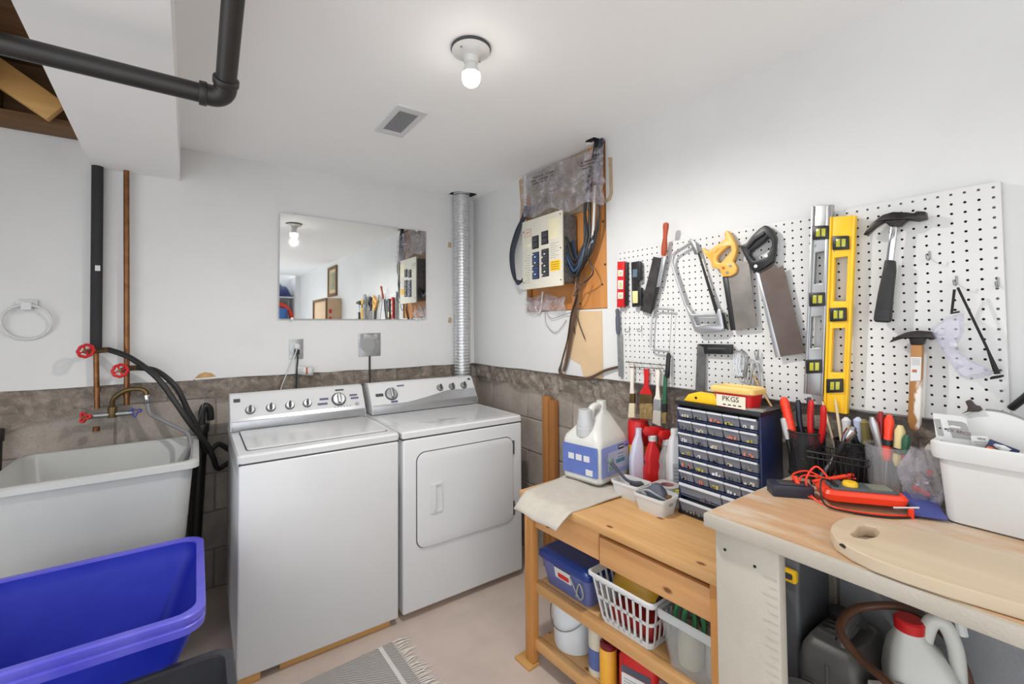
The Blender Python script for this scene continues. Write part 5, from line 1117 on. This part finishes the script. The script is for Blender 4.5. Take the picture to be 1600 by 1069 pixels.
def stick(name, label, cat, base_, du, parts, group=None):
    """a tool standing in a cup: parts along its own axis, base -> tip given by pixel on plane x"""
    u, v, x = du; tip = onX(u, v, x); ax = tip-base_; L = ax.length
    t = thing(name, label, cat, base_, ax.to_track_quat('Z', 'Y').to_matrix().to_4x4(), group)
    for nm, prof, mt in parts: MB().lathe([(r, L*f) for r, f in prof], n=12).build(nm, mt, t)
    return t
stick('rasp', 'orange ribbed handle tool standing in the mesh cup', 'tool', CUP+Vector((-.02, .01, .0)), (1224, 620, 1.545), [('shank', [(.004, 0), (.004, .5)], m_steel), ('handle', [(.010, .42)]+[(.012+.0022*(k % 2), .46+.04*k) for k in range(13)]+[(.009, .985), (.002, 1)], m_orangered)])
def plier(label, base_, u1, v1, u2, v2, x, mat):
    t = thing('pliers', label, 'pliers', base_)
    p1, p2 = onX(u1, v1, x)-base_, onX(u2, v2, x-.015)-base_; m = (p1+p2)/2
    piv = m*.35; piv.z = .055
    MB().tube(spline([piv, piv+(p1-piv)*.5+Vector((0, .008, 0)), p1], 6), [.006]*3+[.0085]*9+[.005], 8).build('handle', mat, t)
    MB().tube(spline([piv, piv+(p2-piv)*.5+Vector((0, -.008, 0)), p2], 6), [.006]*3+[.0085]*9+[.005], 8).build('handle', mat, t)
    MB().cyl(piv+Vector((0, 0, .012)), Vector((0, 0, 0)), .011, .005, n=8).build('jaws', m_steel, t)
plier('red-handled pliers standing upright in the mesh cup', CUP+Vector((.005, -.015, 0)), 1268, 625, 1287, 634, 1.55, m_red)
plier('dark blue-handled pliers behind the red pliers', CUP+Vector((.02, .0, 0)), 1247, 625, 1264, 621, 1.585, pm('navy_grip', (44, 52, 66), .45))
o = stick('wooden_stick', 'thin wooden dowel leaning from the mesh cup over the red tub', 'stick', CUP+Vector((.038, .01, 0)), (1176, 586, 1.632), [('dowel', [(.0028, 0), (.0034, .5), (.003, 1)], wood('dowel', (196, 156, 104), (220, 184, 136), None, 2, 2, .6))])
stick('paint_scraper', 'white-bladed scraper tilted in the mesh cup', 'scraper', CUP+Vector((-.03, .02, 0)), (1223, 653, 1.53), [('handle', [(.006, 0), (.007, .6)], m_black), ('blade', [(.007, .6), (.009, .8), (.008, .98), (.003, 1)], m_whitep)])
for k, (u, v) in enumerate(((1285, 627), (1305, 623))):
    stick('wooden_stirrer', ('long pale stir stick leaning towards the red pliers', 'short pale stir stick standing upright below the yellow level')[k], 'stick', CUP2+Vector((0, .03-.01*k, 0)), (u, v, 1.60), [('stick', [(.0032, 0), (.0036, .9), (.002, 1)], pm('pale_stick', (222, 204, 170), .7))])
for k, (u, v, nm, lab, mt) in enumerate(((1322, 652, 'putty_knife', 'white-handled putty knife standing in the second mesh cup', m_whitep), (1341, 652, 'putty_knife', 'pale blue putty knife standing in the second mesh cup', pm('pale_blue', (188, 200, 224), .4)), (1334, 664, 'chisel', 'dark chisel handle standing in the second mesh cup', m_black), (1350, 655, 'chisel', 'olive chisel handle standing in the second mesh cup', pm('olive_handle', (126, 116, 70), .4)))):
    stick(nm, lab, 'hand tool', CUP2+Vector((.012*(k % 2), -.015*k+.012, 0)), (u, v, 1.605), [('shank', [(.004, 0), (.005, .55)], m_steel), ('handle', [(.007, .5), (.011, .62), (.010, .85), (.012, .95), (.004, 1)], mt)])
# wire basket
t = thing('wire_basket', 'black wire basket with small tools in front of the cups', 'basket', (1.515, .515, HW), math.radians(-90+8))
lo, hi_ = rrect(-.062, -.038, .062, .038, .012, 3), rrect(-.072, -.045, .072, .045, .012, 3)
for z, l in ((.004, lo), (.098, hi_), (.082, hi_)): MB().tube([(x, y, z) for x, y in l], .0026 if z > .09 else .002, 6, True).build('wire_hoop', m_black, t)
for i in range(-5, 6):
    for s in (-1, 1): MB().cyl((i*.0118, s*.038, .004), (i*.0135, s*.045, .098), .0014, n=5).build('upright_wire', m_black, t)
for i in range(-2, 3):
    for s in (-1, 1): MB().cyl((s*.062, i*.014, .004), (s*.072, i*.017, .098), .0014, n=5).build('upright_wire', m_black, t)
for i in range(-5, 6): MB().cyl((i*.0118, -.038, .004), (i*.0118, .038, .004), .0014, n=5).build('base_wire', m_black, t)
BK = Vector((1.515, .515, HW+.012))
stick('adjustable_wrench', 'chrome adjustable wrench leaning in the wire basket', 'wrench', BK+Vector((-.005, .045, 0)), (1334, 668, 1.53), [('shaft', [(.009, 0), (.006, .25), (.006, .75)], m_steel), ('head', [(.008, .72), (.014, .82), (.014, .95), (.005, 1)], m_chrome)])
stick('ratchet_handle', 'black curved ratchet handle leaning in the wire basket', 'ratchet', BK+Vector((.01, .03, 0)), (1318, 690, 1.50), [('grip', [(.006, 0), (.008, .4), (.009, .9), (.004, 1)], m_black)])
o = thing('brass_fittings', 'handful of brass fittings in the wire basket', 'fittings', BK+Vector((-.02, .03, -.004)))
for k in range(6): MB().cyl((.012*(k % 3)-.01, .012*(k//3)+.006*k-.02, .0), (.012*(k % 3)-.004, .012*(k//3)+.006*k-.012, .014), .006, n=6).build('fitting', m_brass if k % 2 else pm('amber_bottle', (222, 160, 50), .4), o)
# clear cup with tools
t = thing('clear_cup', 'clear plastic cup holding cutters and screwdrivers on the bench', 'cup', (1.535, .405, HW))
MB().lathe([(.042, 0), (.047, .004), (.052, .135), (.055, .138), (.055, .141), (.050, .141), (.0445, .006), (.001, .006)], n=36, cap1=False).build('cup', pm('cup_clear', (226, 230, 232), .06, trans=.5, alpha=.22, var=0), t)
for k in range(4): MB().prism(rrect(-.004, .02+.026*k, .004, .04+.026*k, .002), .047, .0478, M=Matrix.Rotation(.35, 4, 'Z') @ BWL).build('moulded_mark', m_whitep, t)
CC = Vector((1.535, .405, HW+.012))
for k, (u, v, x, nm, lab, mt, r) in enumerate(((1362, 652, 1.525, 'utility_knife', 'silver utility knife standing in the clear cup', m_satin, .010), (1376, 643, 1.55, 'screwdriver', 'dark red screwdriver standing in the clear cup', pm('dark_red', (140, 22, 28), .4), .009), (1390, 648, 1.54, 'screwdriver', 'bright red and black screwdriver standing in the clear cup', m_orangered, .0105), (1407, 665, 1.53, 'screwdriver', 'cream-handled screwdriver standing in the clear cup', pm('cream_handle', (214, 196, 140), .35), .011), (1417, 680, 1.52, 'screwdriver', 'green screwdriver with red cap standing in the clear cup', pm('green_grip', (44, 92, 70), .4), .009))):
    parts = [('shank', [(.003, 0), (.003, .5)], m_steel), ('handle', [(r*.6, .42), (r, .5), (r*.9, .75), (r*1.05, .92), (r*.5, 1)], mt)]
    if nm == 'screwdriver': parts.append(('collar_band', [(r*1.02, .60), (r*1.02, .68)], m_black if k != 4 else m_red))
    stick(nm, lab, 'hand tool', CC+Vector((.015*math.cos(k*1.3), .018*math.sin(k*1.3), 0)), (u, v, x), parts)
# bags of hardware
def hbag(label, c, r, h, seed, mat, name='zip_bag', cat='bag'):
    o = thing(name, label, cat, c)
    def fnb(a, b):
        th = a*6.2832; k = math.sin(math.pi*min(1, b*.85+.1)); rad = r*(.35+.75*k)*(1+.18*math.sin(th*4+b*6+seed)+.08*math.sin(th*9+seed)); return Vector((rad*.75*math.cos(th), rad*math.sin(th), h*b))
    MB().grid(40, 16, fnb).build('bag', mat, o); return o
o = hbag('clear zip bag of hardware leaning beside the clear cup', (1.51, .335, HW), .038, .15, 2, m_filmc)
random.seed(4)
for k in range(8): MB().cyl((random.uniform(-.015, .015), random.uniform(-.02, .02), .004+.012*k), (random.uniform(-.015, .015), random.uniform(-.02, .02), .016+.012*k), .006, n=6).build('hardware', (m_steel, m_brass, m_dark, m_red)[k % 4], o)
o = hbag('crumpled grey paper bag wedged against the white tote', (1.57, .315, HW), .042, .155, 5, pm('bag_paper', (166, 158, 146), .9, col2=(196, 190, 180), vs=30), 'paper_bag')
o = thing('blue_folder', 'blue plastic sleeve lying under the bags beside the tote', 'sleeve', (1.47, .325, HW), .5)
MB().box(-.04, -.03, 0, .05, .03, .004, Matrix.Rotation(-.3, 4, 'Y') @ Matrix.Translation((0, 0, .018))).build('sleeve', pm('sleeve_blue', (70, 78, 140), .35), o, .001)
# white tote
t = thing('storage_tote', 'white plastic tote full of packages on the white bench', 'tote', (1.55, .09, HW))
MB().loft([rr(.085, .185, 0, .02), rr(.095, .195, .005, .02), rr(.105, .205, .165, .022), rr(.105, .205, .168, .022), rr(.101, .201, .168, .022), rr(.09, .19, .008, .02)]).build('body', m_whitep, t)
MB().loft([rr(.105, .205, .15, .022), rr(.113, .213, .15, .022), rr(.116, .216, .165, .022), rr(.116, .216, .185, .022), rr(.111, .211, .19, .022), rr(.102, .202, .186, .022), rr(.101, .201, .15, .022)], False, False).build('rim', m_whitep, t)
# contents
g = Hang('saw_blade_pack', 'round white disc package with brown clip standing in the tote', 'package', 1585, 722, 1.545)
MB().prism([(.096*math.cos(a)-.032*max(0, math.sin(a)), .112*math.sin(a)) for a in [2*math.pi*i/48 for i in range(48)]], -.006, .006).build('disc', pm('disc_white', (208, 208, 206), .4, var=.01), g.o, .003)
MB().tube([(.097*math.cos(a)-.032*max(0, math.sin(a)), .113*math.sin(a), .004) for a in [math.pi*(.05+.48*i/30) for i in range(31)]], .0028, 6).build('rim_wire', m_steel, g.o)
Zp = lambda pts: [(1460+x/8.907, 560+y/8.907) for x, y in pts]
g.part('brown_clip', Zp([(425, 600), (450, 588), (480, 590), (548, 665), (610, 680), (645, 735), (600, 745), (470, 745), (370, 775), (450, 730), (462, 680)]), -.012, .016, pm('dark_brown', (54, 42, 34), .5), .002)
Zw = lambda pts: [(1450+x/10.667, 640+y/10.667) for x, y in pts]
m_pg = pm('print_grey', (150, 150, 148), .5)
g = Hang('package_card', 'white package card with grey printed panels in the tote', 'package', 1490, 690, 1.485)
g.part('card', Zw([(75, 60), (540, 110), (640, 150), (735, 640), (760, 760), (180, 760)]), -.002, 0, m_whitep)
pn = g.part('grey_panel', Zw([(322, 180), (560, 205), (630, 235), (665, 300), (718, 505), (405, 468)]), 0, .0008, m_pg)
g.part('grey_panel', Zw([(95, 155), (200, 160), (265, 440), (170, 435)]), 0, .0008, m_pg)
g.part('hang_slot', Zw([(345, 275), (400, 262), (545, 292), (540, 315), (350, 296)]), .0008, .0014, m_whitep, parent=pn)
q = g.px(*Zw([(520, 375)])[0]); text('printed_name', 'EX BROS', .0105, pm('ink_maroon', (112, 92, 92), .6), pn, Matrix.Translation((q[0], q[1], .0012)) @ Matrix.Rotation(-.08, 4, 'Z'))
for x, y in ((200, 310), (295, 325)): q = g.px(*Zw([(x, y)])[0]); MB().prism(circ(q[0], q[1], .0022, 8), .0008, .0014).build('punched_hole', m_black, g.o)
g = Hang('package_card', 'small white package card with grey text lines in the tote', 'package', 1530, 700, 1.475)
g.part('card', Zw([(715, 440), (1000, 450), (985, 760), (740, 760)]), -.002, 0, m_whitep)
pn = g.part('grey_panel', Zw([(728, 520), (975, 525), (940, 665), (742, 640)]), 0, .0008, pm('print_pale', (190, 188, 186), .5))
for k in range(3): g.part('text_line', Zw([(770+15*k, 535+38*k), (960, 540+38*k), (960, 552+38*k), (770+15*k, 547+38*k)]), .0008, .0012, m_greyp, parent=pn)
q = g.px(*Zw([(890, 490)])[0]); text('printed_name', 'HDX', .006, m_ink, g.o, Matrix.Translation((q[0], q[1], .0004)))
g = Hang('blister_pack', 'navy blue blister pack with a bulb shape in the tote', 'package', 1567, 700, 1.462)
g.part('card', Zw([(1030, 492), (1535, 685), (1500, 745), (1180, 800), (930, 665)]), -.002, 0, pm('navy_card', (34, 44, 84), .45))
g.part('orange_print', Zw([(990, 610), (1060, 620), (1180, 690), (1100, 720), (940, 668)]), 0, .0006, pm('print_orange', (226, 110, 60), .5))
g.part('bulb_window', Zw([(1080, 590), (1120, 568), (1200, 590), (1270, 600), (1395, 672), (1330, 700), (1230, 690), (1130, 640)]), 0, .003, m_whitep, .001)
g.part('bulb_base', Zw([(1090, 588), (1130, 575), (1185, 610), (1190, 650), (1140, 635)]), .003, .005, m_satin, .001)
# ================================================================ under the white bench
t = thing('tool_case', 'tall dark grey tool case with yellow latch under the white bench', 'tool case', (1.56, .626, 0))
m_case = pm('case_grey', (86, 88, 92), .5, var=.08)
MB().loft([rr(.108, .022, 0, .01), rr(.11, .026, .02, .012), rr(.11, .026, .60, .012), rr(.098, .022, .70, .012, .01), rr(.092, .018, .74, .01, .012)]).build('shell', m_case, t, .003)
MB().box(-.112, -.0275, .30, .112, .0275, .312).build('seam', m_seam, t, .002)
MB().tube(spline([(-.07, 0, .72), (-.085, 0, .78), (-.06, 0, .80), (.04, 0, .80), (.06, 0, .78), (.06, 0, .73)], 5), .012, 8).build('handle', m_case, t)
MB().prism(rrect(-.02, 0, .026, .034, .006), 0, .014, M=Matrix.Translation((-.11, 0, .622)) @ Matrix.Rotation(-math.pi/2, 4, 'Z') @ BWL).build('latch', m_yellow, t, .003)
MB().prism(rrect(-.01, .009, .016, .025, .004), .014, .017, M=Matrix.Translation((-.11, 0, .622)) @ Matrix.Rotation(-math.pi/2, 4, 'Z') @ BWL).build('latch_slot', m_dark, t)
t = thing('jerry_can', 'dark grey ribbed fuel can standing next to the tool case', 'fuel can', (1.525, .517, 0))
m_jc = pm('can_charcoal', (74, 73, 71), .45, var=.12)
MB().loft([rr(.115, .068, 0, .02), rr(.122, .075, .02, .025), rr(.122, .075, .44, .025), rr(.114, .068, .475, .025), rr(.095, .055, .50, .02), rr(.09, .05, .502, .02)]).build('body', m_jc, t, .002)
MB().box(-.125, -.004, .03, .125, .004, .46).build('seam_rib', m_jc, t, .003)
for y in (-.038, .038): MB().prism(rrect(-.026, .06, .026, .40, .015), 0, .005, M=Matrix.Translation((-.1215, y, 0)) @ Matrix.Rotation(-math.pi/2, 4, 'Z') @ BWL).build('side_panel', m_jc, t, .003)
MB().tube(spline([(-.07, -.02, .495), (-.05, -.02, .535), (.04, -.02, .535), (.07, -.02, .495)], 6), .013, 8).build('handle', m_jc, t)
MB().lathe([(.03, .49), (.03, .525), (.026, .53)], (.055, .03, 0), 20).build('cap', m_black, t)
for k in range(4): MB().box(-.06+.025*k, -.0, .498, -.048+.025*k, .045, .508).build('top_rib', m_jc, t, .002)
t = thing('white_jug', 'white plastic jug with red cap under the white bench', 'jug', (1.545, .358, .302), -1.15)
MB().loft([rr(.06, .055, 0, .025), rr(.072, .066, .012, .03), rr(.074, .068, .15, .03), rr(.071, .064, .185, .03), rr(.054, .048, .235, .028, -.010), rr(.032, .03, .268, .022, -.02), rr(.026, .026, .285, .02, -.02)]).build('body', m_jug, t)
MB().lathe([(.031, .278), (.032, .302), (.028, .307)], (-.02, 0, 0), 24).build('cap', m_red, t)
MB().tube(spline([(.008, 0, .26), (.022, 0, .31), (.046, 0, .315), (.066, 0, .26), (.07, 0, .17)], 6), .017, 10).build('handle', m_jug, t)
MB().prism(rrect(-.06, .02, .06, .11, .006), .0685, .0692, M=BWL).build('label', pm('label_leaf', (86, 128, 52), .5), t)
t = thing('white_carton', 'small white carton with dark print in front of the red-capped jug', 'carton', (1.42, .385, .302), -.75)
MB().box(-.04, -.024, 0, .04, .024, .175).build('carton', pm('carton_white', (214, 210, 204), .7), t, .002)
MB().prism(rrect(-.01, .12, .03, .155, .004), .0242, .025, M=BWL).build('dark_print', pm('print_plum', (78, 50, 62), .6), t)
for k in range(3): MB().prism(rrect(-.035, .13+.012*k, -.018, .135+.012*k, .001), .0242, .025, M=BWL).build('print_line', m_greyp, t)
pts = [onX(1425, 1110, 1.30), onX(1385, 1065, 1.34), onX(1345, 1030, 1.38), onX(1315, 992, 1.40), onX(1317, 968, 1.44), onX(1342, 950, 1.50), onX(1400, 947, 1.57), onX(1440, 962, 1.62), onX(1480, 997, 1.635), onX(1505, 1040, 1.62), onX(1515, 1075, 1.60), onX(1512, 1110, 1.56)]
o = hose('brown rubber hose arching over the fuel can and jug', pts, .0105, pm('hose_brown', (88, 58, 42), .35, var=.15), name='rubber_hose')
t = thing('paint_tin', 'round metal paint tin standing before the fuel can', 'tin', (1.325, .545, 0))
MB().lathe([(.06, 0), (.063, .01), (.063, .385), (.06, .39)], n=32).build('tin', m_satin, t)
MB().lathe([(.05, .388), (.06, .39), (.064, .398), (.05, .394)], n=32).build('lid', m_galv, t)
# ================================================================ rug
t = thing('woven_rug', 'grey and white woven cotton rug with fringe on the floor', 'rug', (0, 0, 0))
m, nt, b = base('rug_weave'); v = coords(nt, (1, 1, 1), 'Object')
w1 = N(nt, 'ShaderNodeTexWave', wave_type='BANDS', bands_direction='DIAGONAL'); w1.inputs['Scale'].default_value = 55; w1.inputs['Distortion'].default_value = 1.2; nt.links.new(v, w1.inputs['Vector'])
w2 = N(nt, 'ShaderNodeTexWave', wave_type='BANDS', bands_direction='Y'); w2.inputs['Scale'].default_value = 60; nt.links.new(v, w2.inputs['Vector'])
ch = N(nt, 'ShaderNodeTexChecker'); ch.inputs['Scale'].default_value = 4; nt.links.new(v, ch.inputs['Vector'])
mx = N(nt, 'ShaderNodeMixRGB'); nt.links.new(ch.outputs['Fac'], mx.inputs[0]); nt.links.new(w1.outputs['Color'], mx.inputs[1]); nt.links.new(w2.outputs['Color'], mx.inputs[2])
nt.links.new(ramp(nt, mx.outputs[0], [(.35, lin((120, 117, 115))), (.6, lin((208, 204, 200)))]), b.inputs['Base Color']); setin(b, 'Roughness', .95); bump(nt, b, mx.outputs[0], .5, .003)
m_rugw = pm('rug_white', (218, 214, 208), .95, var=.05, vs=60)
cA, cB = onZ(636, 1008, 0), onZ(700, 1075, 0); ex = (cA-cB); ex.z = 0; ln = ex.length
dx = Vector((-1, -.06, 0)); e1 = (onZ(595, 1012, 0)-onZ(470, 1069, 0)).normalized(); dl = -e1
rc = onZ(612, 1005, 0); side = (onZ(690, 1085, 0)-rc).normalized()
perp = Vector((dl.y, -dl.x, 0)); perp = perp if perp.dot(side) > 0 else -perp
t.matrix_world = Matrix(((dl.x, perp.x, 0, rc.x), (dl.y, perp.y, 0, rc.y), (0, 0, 1, 0), (0, 0, 0, 1)))
MB().box(.0, 0, .0, .62, .62, .005).build('weave', m, t, .001)
MB().box(.045, .001, .004, .062, .619, .0058).build('white_stripe', m_rugw, t)
random.seed(2); mb = MB()
for i in range(60):
    y = .62*i/59; L = random.uniform(.045, .08); d = random.uniform(-.02, .02)
    mb.tube([(0, y, .003), (-L*.5, y+d*.4, .005), (-L, y+d, .002)], [.0022, .003, .001], 5)
mb.build('fringe', m_rugw, t)
# ================================================================ far end of the room, seen in the mirror
t = thing('picture_frame', 'wooden framed landscape picture high on the right wall', 'picture', (XW-.002, -.905, 2.03), RW)
MB().prism(rrect(-.22, -.21, .22, .21, .002), 0, .02, [rrect(-.18, -.17, .18, .17, .001)]).build('frame', m_joist, t, .003)
MB().box(-.19, -.18, .002, .19, .18, .006).build('mat_board', pm('mat_tan', (196, 176, 140), .8), t)
MB().box(-.13, -.12, .006, .13, .12, .008).build('print', pm('picture_print', (110, 126, 110), .7, col2=(170, 160, 120), vs=12), t)
t = thing('wall_cabinet', 'shallow tan wall cabinet hung beyond the pegboard', 'cabinet', (XW-.10, -.86, 1.52), RW)
MB().box(-.36, -.25, -.098, .36, .25, .08).build('body', pm('tan_board', (198, 170, 138), .7), t, .004)
MB().prism(rrect(-.36, -.25, .36, .25, .004), .08, .10, [rrect(-.33, -.22, .33, .22, .002)]).build('door_frame', m_joist, t, .002)
for k in range(3): MB().box(-.375, -.15+.1*k, .03, -.36, -.1+.1*k, .06).build('red_hanger', m_red, t, .002)
t = thing('shelf_unit', 'white closet shelves at the far end of the room', 'shelves', (1.275, YB-.28, 0))
for z in (.5, 1.0, 1.47, 1.93): MB().box(-.325, -.27, z-.018, .325, .27, z).build('shelf', m_enamel2, t, .002)
for x in (-.325, .31): MB().box(x, -.27, 0, x+.015, .27, ZC-.01).build('side', m_enamel2, t, .002)
t = thing('blue_tarp', 'crumpled navy tarp piled on the top closet shelf', 'tarp', (1.30, YB-.25, 1.932))
MB().grid(24, 16, lambda a, b: Vector((-.26+.52*a, -.2+.4*b, .26*math.sin(math.pi*a)**.6*math.sin(math.pi*b)**.6+.02*math.sin(a*19+b*7)))).build('tarp', pm('tarp_navy', (36, 48, 100), .5, bmp=1, bs=18), t, solid=.004)
t = thing('orange_sled', 'orange plastic sled standing curved on the lower closet shelf', 'sled', (1.36, YB-.20, 1.472))
MB().prism([(.24*math.cos(a), .36*math.sin(a)) for a in [math.pi*i/24 for i in range(25)]]+[(-.19, 0)]+[(.19*math.cos(math.pi-a), .29*math.sin(a)) for a in [math.pi*i/24 for i in range(25)]], -.05, .05, M=BWL).build('sled', m_orangered, t, .006)
t = thing('blue_pail', 'blue plastic pail on the lower closet shelf', 'bucket', (1.36, YB-.13, 1.472))
MB().lathe([(.10, 0), (.13, .24), (.135, .25), (.125, .25), (.095, .006)], n=28).build('pail', pm('pail_blue', (56, 104, 168), .4), t)
